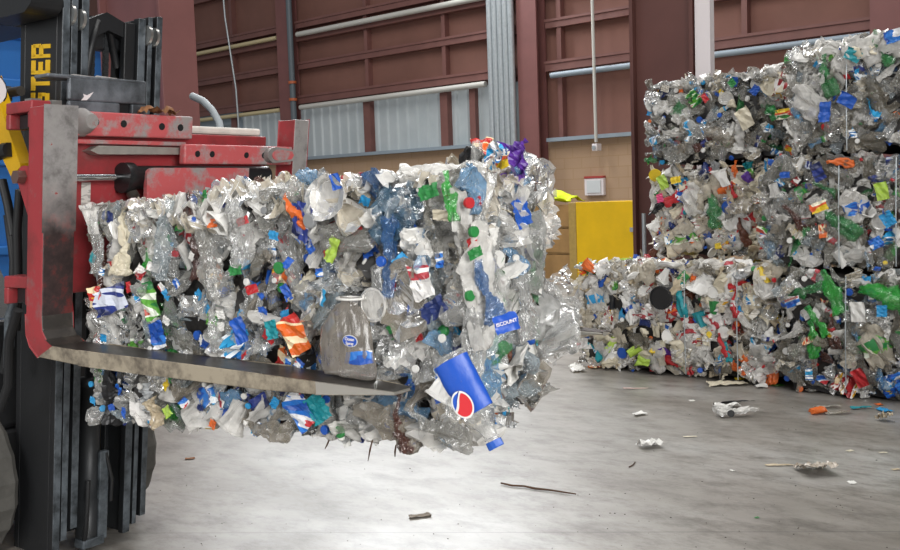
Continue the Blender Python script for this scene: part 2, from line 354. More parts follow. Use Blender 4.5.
def m_shank():
    m, nt, b = _new('fork_shank_steel'); v = objvec(nt, rnd=False); n = noise(nt, v, 16., 7, .7); n2 = noise(nt, v, 3.5, 5, .6)
    sx = nt.nodes.new('ShaderNodeSeparateXYZ'); nt.links.new(v, sx.inputs[0])
    ad = nt.nodes.new('ShaderNodeMath'); ad.operation = 'MULTIPLY_ADD'; ad.inputs[1].default_value = .35; nt.links.new(n2, ad.inputs[0]); nt.links.new(sx.outputs['Z'], ad.inputs[2])
    base = ramp(nt, n, [(.30, rgb('#6f6b69')), (.5, rgb('#9b9795')), (.655, rgb('#a5a19e')), (.67, rgb('#a84a48'))])
    grime = ramp(nt, n, [(.3, rgb('#2b2423')), (.5, rgb('#433433')), (.62, rgb('#6e3331'))])
    mx = nt.nodes.new('ShaderNodeMix'); mx.data_type = 'RGBA'; nt.links.new(ramp(nt, ad.outputs[0], [(.0, (0, 0, 0, 1)), (1., (1, 1, 1, 1))]), mx.inputs['Factor'])
    mr = nt.nodes.new('ShaderNodeMapRange'); mr.inputs['From Min'].default_value = 1.45; mr.inputs['From Max'].default_value = 1.62; nt.links.new(ad.outputs[0], mr.inputs['Value']); nt.links.new(mr.outputs[0], mx.inputs['Factor'])
    nt.links.new(grime, mx.inputs['A']); nt.links.new(base, mx.inputs['B']); nt.links.new(mx.outputs['Result'], b.inputs['Base Color']); b.inputs['Roughness'].default_value = .42; b.inputs['Metallic'].default_value = .25
    return m
shank = m_shank()
dkst = mat_worn('dark_fork_steel', '#37332f', '#6d675f', .5, .75, 11., .35, .6, '#241f1e')
edge = mat_worn('fork_edge', '#a39885', '#6f665a', .45, .65, 15., .5, .3)
black = mat('black_enamel', '#1d1e20', .42, var=.15, vs=5., bmp=.1); blk2 = mat('black_mast', '#2b2d2f', .45, .2, var=.25, vs=9.)
grey = mat_worn('grey_plate', '#6f747a', '#4e5256', .4, .65, 6., .4, .5)
greyr = mat_worn('mast_flange', '#5d646a', '#33373a', .42, .66, 12., .4, .5)
chrome = mat('chrome_rod', '#d9dcde', .12, 1.); silver = mat('roller_steel', '#b9b8b4', .3, .9)
rubber = mat('tyre_rubber', '#5a5854', .9, spec=.2, var=.25, vs=7., bmp=.5, bs=30.)
hosem = mat('black_hose', '#17181a', .5); yelh = mat('truck_yellow', '#d8a80c', .4, var=.08)
bolt = mat('dull_bolt', '#8a7068', .4, .8); white_s = mat_print('sticker_print', ['#cfc9c2', '#a7a19b', '#ddd9d3'], 60., .6)

def fork(y0, y1, mats, near=True):
    """an L fork: shank, curved heel and tapering blade"""
    # profile in (x, z), mast lean built into the shank
    sh = lambda z: .147*(z-1.74)
    inner = [(sh(1.735), 1.735), (sh(1.3), 1.3), (sh(1.0), 1.0), (sh(.95)+.005, .95), (-.085, .915), (-.05, .898), (.1, .893), (.5, .889), (1.0, .882), (1.22, .878), (1.48, .866)]
    outer = [(sh(1.735)-.10, 1.735), (sh(1.3)-.10, 1.3), (sh(1.0)-.10, 1.0), (sh(.95)-.10, .93), (-.195, .885), (-.15, .850), (.1, .838), (.5, .834), (1.0, .832), (1.22, .838), (1.48, .856)]
    n = len(inner); v = []; 
    for (ix, iz), (ox, oz) in zip(inner, outer):
        tp = 1 if ix < 1.3 else .55
        ym = (y0+y1)/2; a, c = (ym-(ym-y0)*tp, ym+(y1-ym)*tp)
        v += [(ix, a, iz), (ix, c, iz), (ox, c, oz), (ox, a, oz)]
    b = MB(); 
    for i in range(n-1):
        q, r = 4*i, 4*i+4
        blade = i >= 5
        b.add([v[k] for k in (q, q+1, r+1, r)], [(0, 1, 2, 3)], 1 if i < 2 else 3)         # inner face: worn steel / dark top
        b.add([v[k] for k in (q+1, q+2, r+2, r+1)], [(0, 1, 2, 3)], 0 if not blade else 2)
        b.add([v[k] for k in (q+2, q+3, r+3, r+2)], [(0, 1, 2, 3)], 0 if not blade else 2)
        b.add([v[k] for k in (q+3, q, r, r+3)], [(0, 1, 2, 3)], (0 if not blade else 2) if i < 9 else 4)
    b.add(v[:4], [(3, 2, 1, 0)], 1); b.add(v[-4:], [(0, 1, 2, 3)], 4)
    o = b.build('fork', mats, fk, FB)
    import bmesh
    bm = bmesh.new(); bm.from_mesh(o.data); bmesh.ops.remove_doubles(bm, verts=bm.verts, dist=1e-5); bm.to_mesh(o.data); bm.free()
    md = o.modifiers.new('edge', 'BEVEL'); md.width = .004; md.segments = 2; md.limit_method = 'ANGLE'
    return o
fmats = [red, shank, edge, dkst, mat('ground_tip', '#b0aca4', .35, .5)]
f1 = fork(0, .125, fmats); f2 = fork(1.205, 1.292, fmats)
for f_, y in ((f1, 0.),):
    # top and bottom hooks with their slots, and the bolt lug
    for z0, z1, s0, s1 in ((1.668, 1.762, 1.672, 1.722), (1.034, 1.138, 1.05, 1.095)):
        b = MB()
        b.box((-.265, y+.01, s1), (-.1, y+.085, z1)); b.box((-.265, y+.01, z0-.0), (-.238, y+.085, s1)); b.box((-.125, y+.01, z0), (-.1, y+.085, s1))
        b.box((-.235, y+.045, z0), (-.13, y+.08, s1), 1)
        b.build('hook', [red, black], f_, FM, .004)
    b = MB(); pts = [(-.1, 1.53)]+[(-.15+.04*math.cos(a), 1.496+.04*math.sin(a)) for a in np.linspace(PI*.5, PI*1.25, 8)]+[(-.1, 1.33)]
    b.prism(pts, 'y', y+.012, y+.06); lug = b.build('lug', red, f_, FM, .004)
    b = MB(); b.tube([(-.15, y-.02, 1.496), (-.15, y+.015, 1.496)], .026, 6); b.build('bolt', bolt, f_, FM, .003)
# carriage plates and bars
def holes_plate(name, y0, y1, z0, z1, x0, x1, ys, m, r=.014, parent=fk):
    b = MB(); b.box((x0, y0, z0), (x1, y1, z1)); o = b.build(name, m, parent, FM, .006)
    for yy, zz in ys:
        MB().tube([(x1-.004, yy, zz), (x1+.0015, yy, zz)], r, 10).build('bolt_hole', hosem, o, FM)
    return o
bar1 = holes_plate('upper_bar', .135, .683, 1.640, 1.728, -.095, -.05, [(.235, 1.69), (.355, 1.688), (.53, 1.684), (.62, 1.683)], redw)
MB().tube([(-.06, .185, 1.688), (-.0, .187, 1.688)], [.052, .026], 14).build('stud', steel, bar1, FM)
bar2 = holes_plate('lower_bar', .606, 1.200, 1.538, 1.616, -.035, 0, [(.67, 1.578), (.745, 1.578), (.93, 1.576), (1.03, 1.576)], redw, .013)
pts = [(1.075+.05*math.cos(a), 1.577+.034*math.sin(a)) for a in np.linspace(PI*.5, PI*1.5, 9)]+[(1.18, 1.553), (1.195, 1.577), (1.18, 1.601)]
MB().prism(pts, 'x', 0, .03).build('latch_plate', steel, bar2, FM, .006)
MB().prism([(p[0]*.75+.28, p[1]*.7+.473) for p in pts], 'x', .03, .034).build('latch_inset', redw, bar2, FM)
b = MB(); b.box((-.14, .14, 1.06), (-.105, 1.14, 1.665)); b.build('carriage_plate', red, fk, FM, .006)
b = MB(); b.box((-.1, .16, 1.612), (-.06, .66, 1.628)); b.build('ledge', redw, fk, FM, .003)
b = MB(); b.prism([(.215, 1.588), (.25, 1.606), (.633, 1.605), (.633, 1.578), (.25, 1.574)], 'x', -.1, -.05); b.build('guide_bar', mat('pale_bar', '#a7a29b', .4, .5, var=.15), fk, FM, .004)
cy = MB(); cy.tube([(-.06, .36, 1.488), (-.06, .40, 1.488), (-.06, .401, 1.488), (-.06, 1.1, 1.488)], [.058, .058, .046, .046], 18); cyl = cy.build('clamp_cylinder', black, fk, FM)
MB().tube([(-.06, .11, 1.49), (-.06, .37, 1.49)], .0135, 14).build('piston_rod', chrome, cyl, FM)
MB().tube([(-.05, .40, 1.43), (-.03, .40, 1.41)], .022, 10).build('hose_fitting', dkst, cyl, FM)
pts = [(.95, 1.15), (.95, 1.523)]+[(.462-.03*math.sin(a), 1.493+.03*math.cos(a)) for a in np.linspace(0, PI/2, 6)]+[(.432, 1.15)]
b = MB(); b.prism(pts, 'x', -.02, .0); b.build('face_plate', redw, fk, FM, .004)
b = MB(); b.box((-.26, .30, 1.60), (-.17, 1.135, 1.670)); o = b.build('rear_beam', redw, fk, FM, .004)
b = MB(); b.box((-.28, .30, 1.671), (-.15, 1.145, 1.702)); b.build('pale_cap', mat('chalky_cap', '#d2cdc4', .7, var=.12, vs=14.), o, FM, .008)
b = MB(); b.box((-.104, .217, 1.366), (-.1025, .256, 1.473)); b.build('sticker', white_s, fk, FM)
# grey cross plate of the mast, with its square hole and scuffed mark
b = MB(); sq = [(.41, 1.745), (.462, 1.775)]
b.box((-.17, .188, 1.775), (-.15, .528, 1.858)); b.box((-.17, .188, 1.735), (-.15, .41, 1.775)); b.box((-.17, .462, 1.735), (-.15, .528, 1.775)); b.box((-.24, .10, 1.852), (-.15, .528, 1.866))
cp = b.build('cross_plate', grey, fk, FM, .006)
b = MB(); b.box((-.2, .405, 1.74), (-.171, .468, 1.78)); b.build('slot', hosem, cp, FM)
b = MB(); b.add([(-.149, .238, 1.776), (-.149, .25, 1.79), (-.149, .246, 1.80), (-.149, .262, 1.796), (-.149, .29, 1.81), (-.149, .275, 1.79), (-.149, .262, 1.778)], [tuple(range(7))]); b.build('scuff_mark', white_p, cp, FM)
b = MB(); b.tube([(-.3, .26, 1.87), (-.3, .30, 1.885), (-.3, .40, 1.882), (-.3, .43, 1.86)], .006, 6); b.tube([(-.25, .36, 1.87), (-.25, .37, 1.88), (-.25, .46, 1.876), (-.25, .465, 1.86)], .006, 6); b.build('wire_clip', steel, cp, FM)
# mast rails: channel sections
def channel(y0, y1, xf, xb, z0, z1, open_pos, m=(blk2, greyr), web=.02):
    """a C rail: front and rear flange, web on the outer side"""
    b = MB(); t = .035
    b.box((xf-t, y0, z0), (xf, y1, z1), 0, {3: 1}); b.box((xb, y0, z0), (xb+t, y1, z1))
    wy = (y0, y0+web) if open_pos else (y1-web, y1)
    b.box((xb+t, wy[0], z0), (xf-t, wy[1], z1))
    return b.build('mast_rail', list(m), fk, FM, .003)
zb = -.085
r1 = channel(.300, .334, -.375, -.665, zb, 2.75, True, (black, greyr), .012)
r2 = channel(.345, .375, -.385, -.60, zb+.06, 2.9, True)
r3 = channel(.390, .424, -.385, -.57, zb+.1, 2.9, True)
r4 = channel(.655, .692, -.385, -.57, zb, 2.150, False)
r5 = channel(.703, .726, -.385, -.60, zb+.03, 2.160, False)
r6 = channel(.738, .768, -.375, -.665, zb+.06, 2.165, False, (black, greyr), .012)
# pale front edges on the near rails above the carriage: second rail steps back, rollers between
for y, z in ((.338, 2.075), (.381, 2.062), (.696, 2.035), (.730, 2.03)):
    b = MB(); b.tube([(-.392, y-.003, z+.05), (-.392, y+.010, z+.05)], .040, 20); b.build('roller', silver, fk, FM)
b = MB(); b.box((-.52, .424, 2.02), (-.46, .655, 2.11)); b.prism([(.43, 2.02), (.43, 2.12), (.52, 2.16), (.60, 2.13), (.652, 2.04), (.60, 2.07), (.53, 2.09), (.47, 2.06)], 'x', -.45, -.41); b.build('mast_crosshead', black, fk, FM, .01)
b = MB(); b.box((-.43, .60, 1.72), (-.40, .652, 2.13)); b.build('chain_guard', black, fk, FM, .004)
for y in (.555, .49):
    b = MB()
    for k in range(44):
        z = 1.0+k*.026; b.box((-.47, y-.010, z), (-.455, y+.010, z+.02)); b.box((-.466, y-.014, z+.012), (-.459, y+.014, z+.03))
    b.build('lift_chain', blk2, fk, FM)
for i, (yy, z0) in enumerate(((.445, 1.2),)):
    b = MB(); b.tube([(-.44, .43, 1.75), (-.40, .44, 2.0), (-.42, .48, 2.12), (-.45, .56, 2.10), (-.45, .60, 1.95)], .016, 8); b.build('hose', hosem, fk, FM)
# lift cylinder low down, with collar, brackets and foot
b = MB(); b.tube([(-.42, .497, -.07), (-.42, .497, .12), (-.42, .497, .121), (-.42, .497, .62), (-.42, .497, .621), (-.42, .497, .66), (-.42, .497, .661), (-.42, .497, .95)], [.05, .05, .044, .044, .052, .052, .026, .026], 18); lc = b.build('lift_cylinder', blk2, fk, FM)
b = MB(); b.box((-.40, .515, -.07), (-.365, .56, .33)); b.build('bracket', greyr, lc, FM, .004)
b = MB(); b.box((-.43, .44, -.09), (-.36, .545, -.05)); b.build('foot', greyr, lc, FM, .004)
b = MB(); b.tube([(-.36, .455, .22), (-.352, .448, .12), (-.355, .446, .0), (-.37, .45, -.05)], .01, 8); b.tube([(-.37, .545, .32), (-.35, .565, .2), (-.355, .565, .1)], .008, 8); b.build('cylinder_hose', hosem, lc, FM)
# mast bottom tie
b = MB(); b.box((-.62, .34, zb+.03), (-.55, .73, zb+.12)); b.box((-.62, .34, .9), (-.55, .73, 1.0)); b.build('mast_tie', black, fk, FM, .005)
# lettering on the side of the outer rail: reads upward
GL = {'H': [(0, 0, .26, 1), (.74, 0, 1, 1), (.26, .4, .74, .62)],
      'Y': [(.37, 0, .63, .5), (0, .5, .26, 1), (.74, .5, 1, 1), (.2, .42, .8, .6)],
      'S': [(0, 0, .96, .22), (.74, .2, 1, .6), (0, .4, .96, .6), (0, .5, .26, .95), (.04, .78, 1, 1)],
      'T': [(.36, 0, .64, .8), (0, .78, 1, 1)],
      'E': [(0, 0, .26, 1), (.1, 0, 1, .22), (.1, .39, .88, .6), (.1, .78, 1, 1)],
      'R': [(0, 0, .26, 1), (.1, .78, .95, 1), (.74, .5, 1, .9), (.1, .38, .9, .58), (.66, 0, .96, .42)]}
b = MB(); hgt = .128; adv = .0625; base_x = -.452; z0 = 1.655
for i, ch in enumerate('HYSTER'):
    for (u0, v0, u1, v1) in GL[ch]:
        # letter x runs up the rail, letter y runs back from the flange
        q = [(base_x-hgt*v, z0+adv*i+.054*u-.0*v) for u, v in ((u0, v0), (u1, v0), (u1, v1), (u0, v1))]
        q = [(x_, z_+.010*((base_x-x_)/hgt)) for x_, z_ in q]
        b.prism(q, 'y', .2965, .2995)
b.build('lettering', mat('letter_yellow', '#e0b31c', .5), r1, FM)
# tyres
def tyre(y0, y1):
    b = MB(); R = .36; cx, cz = -1.13, .24; n = 40; vs = []
    prof = [(.17, y0+.03), (.20, y0+.004), (.30, y0), (.335, y0+.012), (R, y0+.04), (R, y1-.04), (.335, y1-.012), (.30, y1), (.20, y1-.004), (.17, y1-.03)]
    for k in range(n):
        a = 2*PI*k/n
        for j, (r, y) in enumerate(prof):
            rr = r*(1-.025*(k % 2)*(3 < j < 6 or j in (3, 6))); vs.append((cx+rr*math.cos(a), y, cz+rr*math.sin(a)))
    m = len(prof); b.add(vs, [(k*m+j, ((k+1) % n)*m+j, ((k+1) % n)*m+j+1, k*m+j+1) for k in range(n) for j in range(m-1)], 0, False)
    o = b.build('tyre', rubber, fk, FB)
    b = MB(); b.tube([(cx, y0+.04, cz), (cx, y1-.04, cz)], .18, 24); b.tube([(cx, y0+.02, cz), (cx, y0+.04, cz)], .07, 12); b.build('wheel_hub', yelh, o, FB)
tyre(.08, .275); tyre(.79, .985)
# truck body behind the mast
b = MB(); b.box((-2.7, .29, .0), (-1.0, .78, .42)); b.prism([(-2.9, .42), (-2.9, 1.05), (-2.1, 1.1), (-1.75, .62), (-1.25, .62), (-1.12, .9), (-1.0, .9), (-1.0, .42)], 'y', .1, .97); b.build('chassis', black, fk, FB, .02)
b = MB(); b.prism([(-3.1, .1), (-3.1, 1.0), (-2.9, 1.12), (-2.35, 1.12), (-2.3, .1)], 'y', .08, 1.0); b.build('counterweight', yelh, fk, FB, .03)
b = MB()
for y in (.12, .92): b.tube([(-1.1, y, .9), (-1.45, y, 2.3), (-2.75, y, 2.3), (-2.8, y, 1.1)], .035, 8)
b.box((-2.75, .1, 2.26), (-1.4, .95, 2.32)); b.build('overhead_guard', black, fk, FB)
b = MB(); b.box((-2.5, .33, 1.08), (-2.0, .75, 1.2)); b.box((-2.6, .33, 1.1), (-2.45, .75, 1.6)); b.build('driver_seat', hosem, fk, FB, .04)
# yellow tilt arm beside the mast, work lamp, hoses
def fpt(px, py, y): # truck-frame point for a photo pixel on a plane across the truck
    pp = at(px, py, fey, y*K+fey@FO)-FO; a = (pp@fex, pp@fey, pp[2]); return (a[0]/K, a[1]/K, (a[2]-.11)/K)
A1, A2 = fpt(-14, 86, .15), fpt(21, 172, .15)
b = MB(); d = np.array(A2)-np.array(A1); d /= np.linalg.norm(d); nrm = np.array([-d[2], 0, d[0]])
q = [tuple((np.array(A1)+nrm*.075)[[0, 2]]), tuple((np.array(A1)-nrm*.075)[[0, 2]]), tuple((np.array(A2)-nrm*.04)[[0, 2]]), tuple((np.array(A2)+nrm*.04)[[0, 2]])]
b.prism(q, 'y', .13, .18); ya = b.build('yellow_arm', yelh, fk, FB, .012)
c = fpt(5, 150, .12); MB().tube([(c[0]-.06, .125, c[2]-.01), (c[0], .12, c[2]), (c[0]+.03, .12, c[2])], .028, 10).build('pivot', black, ya, FB)
c = fpt(-14, 90, .1); lp = MB().tube([(c[0]-.06, .1, c[2]), (c[0]+.02, .1, c[2]), (c[0]+.03, .1, c[2])], [.06, .075, .07], 16).build('work_lamp', black, fk, FB)
MB().tube([(c[0]+.031, .1, c[2]), (c[0]+.036, .1, c[2])], .062, 16).build('lens', white_p, lp, FB)
for pth in ([(20, 190), (17, 230), (18, 280), (16, 330)], [(8, 215), (14, 260), (12, 315), (4, 372)], [(18, 310), (9, 340), (8, 385), (0, 410)], [(2, 180), (8, 205), (13, 235)]):
    b = MB(); P = [fpt(x, y, .12+.03*(pth[0][0] % 3)) for x, y in pth]; b.tube(P, .018, 8); b.build('hose', hosem, fk, FB)
P = [fpt(x, y, .14) for x, y in ((14, 300), (10, 318), (9, 345), (7, 368))]; b = MB(); b.tube(P, [.016, .022, .02, .014], 8); b.build('hose_fitting', greyr, fk, FB)
c0, c1 = fpt(-10, -16, .2), fpt(44, 12, .2)
b = MB(); b.prism([(c0[0], c1[2]+.0), (c0[0], c0[2]+.05), (c1[0], c0[2]+.05), (c1[0], c1[2]+.03), (c1[0]-.05, c1[2])], 'y', .15, .285); b.build('mast_head_guard', black, fk, FB, .02)
c = fpt(8, 95, .26); b = MB(); b.tube([(c[0]-.02, .22, c[2]), (c[0]+.16, .22, c[2])], .02, 8); b.box((c[0]-.02, .2, c[2]-.03), (c[0]+.05, .25, c[2]+.03)); b.build('tilt_bolt', dkst, fk, FB, .004)
b = MB(); b.box((-.16, .02, 1.745), (-.12, .06, 1.77)); b.box((-.16, .10, 1.745), (-.12, .14, 1.768)); b.build('lock_pin', silver, fk, FM)
# grey supply hose arching behind the rear beam
P = [fpt(x, y, 1.1) for x, y in ((192, 96), (203, 101), (212, 110), (219, 122), (222, 138))]
b = MB(); b.tube(P, .017, 10); b.build('supply_hose', mat('grey_hose', '#9ba2a6', .5), fk, FB)
leafm = mat('dry_leaf', '#7d5230', .8, var=.35, vs=30.)
v, f = sheet_mesh(10, 6, .16, .06, .010, 9); v[:, 2] += .02
o = MB().add(v, f).build('paper_scrap', leafm); lp_ = FB(-.075, .53, 1.728); wl = FO+fex*lp_[0]+fey*lp_[1]+_Z*lp_[2]
o.location = wl; o.rotation_euler = (0, 0, FT+PI/2); tag(o, 'torn brown paper scrap lying on the forklift red upper bar', 'scrap')

# things behind the forklift
bluem = mat('blue_plastic', '#2f74bf', .4, var=.06, vs=2.); 
bx = empty('blue_container', (-9.2, 3.6, 0)); tag(bx, 'large blue ribbed waste container behind the forklift mast', 'container')
L = lambda x, y, z: (x, y, z)
BT = float(at(10, 24, (1, 0, 0), -8.34)[2])
b = MB(); b.box((-.8, -2.2, .1), (.8, 1.6, BT-.07)); b.build('body', bluem, bx, None, .03)
for z in (.35, 1.0, 1.75, 2.4):
    b = MB(); b.box((.8, -2.2, z), (.86, 1.6, z+.08)); b.build('rib', bluem, bx, None, .015)
for y in (-1.8, -.9, 0, .9): b = MB(); b.box((.8, y, .1), (.84, y+.1, BT-.12)); b.build('rib', bluem, bx, None, .015)
b = MB(); b.box((-.85, -2.25, BT-.12), (.88, 1.65, BT)); b.build('rim', bluem, bx, None, .02)
for x in (-.6, .6):
    for y in (-2, 1.4): b = MB(); b.tube([(x-.05, y, .05), (x+.05, y, .05)], .05, 12); b.build('caster', hosem, bx)
p = at(4, 340, (1, 0, 0), -6.95); s = .35
o = MB(); o.box((-.25, -.3, 0), (.25, .3, .62)); o = o.build('cardboard_box', mat('beige_card', '#c0a27a', .8, var=.1, vs=6.), None, None, .01); o.location = (-7.6, p[1]-.05, 0); tag(o, 'beige cardboard box standing behind the forklift front tyre', 'box')
MB().box((-.25, -.03, .62), (.25, .03, .623)).build('tape', tan_e, o)
p = at(6, 250, (1, 0, 0), -7.6)
b = MB(); b.box((-.18, -.18, 0), (.18, .18, .03)); b.tube([(0, 0, .03), (0, 0, .95)], [.14, .03], 16); o = b.build('traffic_cone', mat('cone_orange', '#dd6a1e', .5)); o.location = (-8.1, p[1], 0); tag(o, 'orange traffic cone standing before the blue container', 'cone')

# ------------------------------------------------------------------ plastics
CLEAR = [mat_clear('clear_pet', '#d6d6d2', .18, .8), mat_clear('clear_pet_grey', '#b0aea6', .28, .88, .17), mat_clear('clear_pet_dusty', '#a2998a', .45, .92, .25, 36., .2, 1.4), mat_clear('clear_pet_cool', '#bccad0', .2, .82), mat_clear('dusty_pet', '#857e70', .4, .92, .22, 36., .18, 1.38), mat_clear('stored_pet', '#a39f94', .3, .9, .2, 36., .18, 1.4)]
FILM = [mat_clear('film_white', '#ebe8e2', .6, .96, .28, 36., .15, 1.3), mat_clear('film_clear', '#d6d6d2', .3, .85, .15, 36., .2, 1.42), mat_clear('film_beige', '#d3c9b6', .65, .96, .35, 36., .15, 1.28)]
BLUEC = [mat_clear('blue_pet', '#7fb0d8', .35, .9), mat_clear('deep_blue_pet', '#2f68a4', .45, .95), mat_clear('smoky_blue_pet', '#587d97', .4, .9)]
GREENC = [mat_clear('green_pet', '#3f9a55', .45, .9), mat_clear('bright_green_pet', '#2fbb3e', .5, .95)]
BROWNC = [mat_clear('brown_pet', '#5a2f22', .6, .95)]
OPQ = {k: mat('plastic_'+k, c, .38, var=.08, bmp=.3, bs=35.) for k, c in dict(white='#dcdad5', cream='#cfc6b0', beige='#b9aa90', blue='#1f55b0', navy='#1d2d63', sky='#2f95cc', teal='#1f8c96', green='#2c8040', lime='#a3c04a', yellow='#dfc02c', orange='#d9692a', red='#b5262b', pink='#d84a7c', purple='#5a2f92', brown='#5d3524', black='#1b1b1d', grey='#8a8b8c', silver='#b9bcbe').items()}
PRINT = [mat_print('print_blue', ['#1d4fa6', '#2a74c8', '#e4e4e6', '#c33036']), mat_print('print_red', ['#a8282c', '#8c1c22', '#e9e4df', '#d0a030']), mat_print('print_green', ['#2c7f42', '#5fa33c', '#e4ead8', '#b2402c']),
         mat_print('print_sky', ['#2d9fd4', '#eef2f4', '#1c6cae', '#ffffff']), mat_print('print_white', ['#e9e6e2', '#d5d2cf', '#b24048', '#eceae6']), mat_print('print_yellow', ['#e6c52d', '#d8541f', '#f1ead0', '#3b7f33']),
         mat_print('print_navy', ['#1b2450', '#24347c', '#cfd4e0', '#24347c'], 12.), mat_print('print_paper', ['#d8d3c9', '#b9b2a6', '#e3dfd6'], 40.), mat_print('print_orange', ['#d96420', '#f0d9b0', '#c22c26', '#e6b02d'])]
CORE = mat('gap_shade_core', '#24211f', .5, var=.6, vs=14., bmp=.6, bs=30.)  # near-black core colour paints in the shade of gaps between pieces
ALL = CLEAR+FILM+BLUEC+GREENC+BROWNC+list(OPQ.values())+PRINT+[CORE]
IDX = {m.name: i for i, m in enumerate(ALL)}

def tri(t): return np.abs((t % 2)-1)*2-1
class Deform:
    """one crushing: flatten, dent, bend, twist and crease"""
    def __init__(s, R, L, r, fl, hard=1.):
        s.R, s.L, s.fl = R, L, fl; s.p = [(r.uniform(28, 75)*.05/R*.8, r.uniform(-22, 22), r.uniform(0, 9), R*r.uniform(.08, .18)*hard) for _ in range(3)]; s.tw = r.uniform(-1, 1)*1.2*hard; s.kx = r.uniform(-1, 1)*.30*hard; s.ky = r.uniform(-1, 1)*.16*hard
        s.d = [(r.normal(size=3)*[R, R, L*.4], r.uniform(.5, 1.2)*R, r.uniform(.3, .85)*R*hard) for _ in range(11)]
        s.c = [(r.normal(size=3)/R*r.uniform(.4, 1.5), r.uniform(0, 9), r.normal(size=3)*R*.085*hard) for _ in range(9)]
    def __call__(s, v):
        v = np.array(v, float); R, L = s.R, s.L
        for c, rad, dep in s.d:
            w = np.exp(-((v-c)**2).sum(1)/(rad*rad)); ax = v.copy(); ax[:, 2] = 0
            n = np.linalg.norm(ax, axis=1, keepdims=True)+1e-6
            v = v-ax/n*(dep*w)[:, None]*np.minimum(1, n/(R*.6))
        for k, ph, amp in s.c: v = v+tri(v@k+ph)[:, None]*amp
        v[:, 1] *= s.fl; v[:, 0] *= 1+(1-s.fl)*.35
        for fx, fz, ph, amp in s.p: v[:, 1] += amp*tri(v[:, 0]*fx+v[:, 2]*fz+ph)*np.clip(1.2-np.abs(v[:, 0])/R, .3, 1)
        t = s.tw*v[:, 2]/L; c, sn = np.cos(t), np.sin(t)
        v[:, 0], v[:, 1] = v[:, 0]*c-v[:, 1]*sn, v[:, 0]*sn+v[:, 1]*c
        q = (v[:, 2]/L)**2; v[:, 0] += s.kx*L*q; v[:, 1] += s.ky*L*q
        return v
def lathe(prof, n, close0=True, close1=True, sq=0.):
    vs = []
    for r, z in prof:
        for k in range(n):
            a = 2*PI*k/n; e = 1+sq*(abs(math.cos(2*a))**.7*-.0+.22*abs(math.sin(2*a)))
            vs.append((r*e*math.cos(a), r*e*math.sin(a), z))
    fs = [(i*n+k, i*n+(k+1) % n, (i+1)*n+(k+1) % n, (i+1)*n+k) for i in range(len(prof)-1) for k in range(n)]
    if close0: fs.append(tuple(range(n-1, -1, -1)))
    if close1: fs.append(tuple(range((len(prof)-1)*n, len(prof)*n)))
    return np.array(vs, float), fs
def rawmesh(name, v, f, smooth=False):
    me = bpy.data.meshes.new(name); me.from_pydata([tuple(p) for p in v], [], f)
    me.polygons.foreach_set('use_smooth', [smooth]*len(f)); me.update(); return me
def bottle_profile(R, L, ribs, neck=.013):
    h = L/2; p = [(R*.75, -h), (R*.97, -h+R*.18), (R, -h+R*.5)]
    zs = np.linspace(-h+R*.6, h-R*1.9-.02, ribs*2+2)
    for i, z in enumerate(zs): p.append((R*(.93 if i % 2 else 1.), z))
    p += [(R*.98, h-R*1.6-.02), (R*.8, h-R*1.1-.02), (R*.5, h-R*.55-.02), (neck*1.15, h-.024), (neck, h-.018), (neck*1.25, h-.017), (neck*1.25, h-.014), (neck, h-.013), (neck, h)]
    return p
LIB = {}
def lib(kind, v, f, cap=None, label=None, size=.1, nm=None, smooth=False):
    LIB.setdefault(kind, []).append(dict(v=np.array(v, float), f=f, me=rawmesh(nm or kind, v, f, smooth), cap=cap, label=label, size=size, kind=kind))
capv, capf = lathe([(.0145, -.008), (.0150, -.007), (.0150, .005), (.0135, .007)], 12)
for i in range(14):
    r = np.random.default_rng(100+i)
    R, L, ribs = [(.032, .20, 8), (.034, .22, 6), (.037, .23, 7), (.048, .28, 7), (.033, .21, 9)][i % 5]
    D = Deform(R, L, r, r.uniform(.3, .62), .9)
    pr = bottle_profile(R, L, ribs)
    v, f = lathe(pr, 30, True, False); vd = D(v)
    cap_me = rawmesh('bottle_cap', D(capv+[0, 0, L/2+.0]), capf, False)
    z0, z1 = r.uniform(-.2, -.05)*L, r.uniform(.08, .18)*L
    lv, lf = lathe([(R*1.03, z0+(z1-z0)*k/5) for k in range(6)], 16, False, False)
    lab = rawmesh('bottle_label', D(lv), lf, True)
    lib('crushed_bottle', vd, f, cap_me, lab, L, smooth=i % 3 != 0)
for i in range(5):                                              # gallon jugs, square shouldered
    r = np.random.default_rng(200+i); R, L = .07, .25
    v, f = lathe([(R*.85, -.125), (R, -.11), (R, -.085), (R*1.01, -.06), (R, -.035), (R*.97, -.01), (R*.98, .01), (R, .03), (R*.95, .048), (R*.85, .065), (R*.5, .095), (.02, .108), (.02, .125)], 26, True, False, 1.)
    D = Deform(R, L, r, r.uniform(.3, .5), 1.05); lv, lf = lathe([(R*1.02, -.06+.018*k) for k in range(5)], 18, False, False, 1.)
    lib('milk_jug', D(v), f, rawmesh('jug_cap', D(capv*[1.4, 1.4, 1.3]+[0, 0, .13]), capf), rawmesh('jug_label', D(lv), lf, True), L, smooth=i % 2 == 0)
for i in range(5):                                              # tubs and cups
    r = np.random.default_rng(300+i); R = r.uniform(.04, .055)
    v, f = lathe([(R*.7, -.05), (R*.74, -.045), (R*.85, 0), (R*.95, .04), (R*1.05, .045), (R*1.06, .05), (R*.93, .048), (R*.7, -.035)], 18, True, True)
    D = Deform(R, .1, r, r.uniform(.45, .8), .6); lib('plastic_tub', D(v), f, None, None, .1)
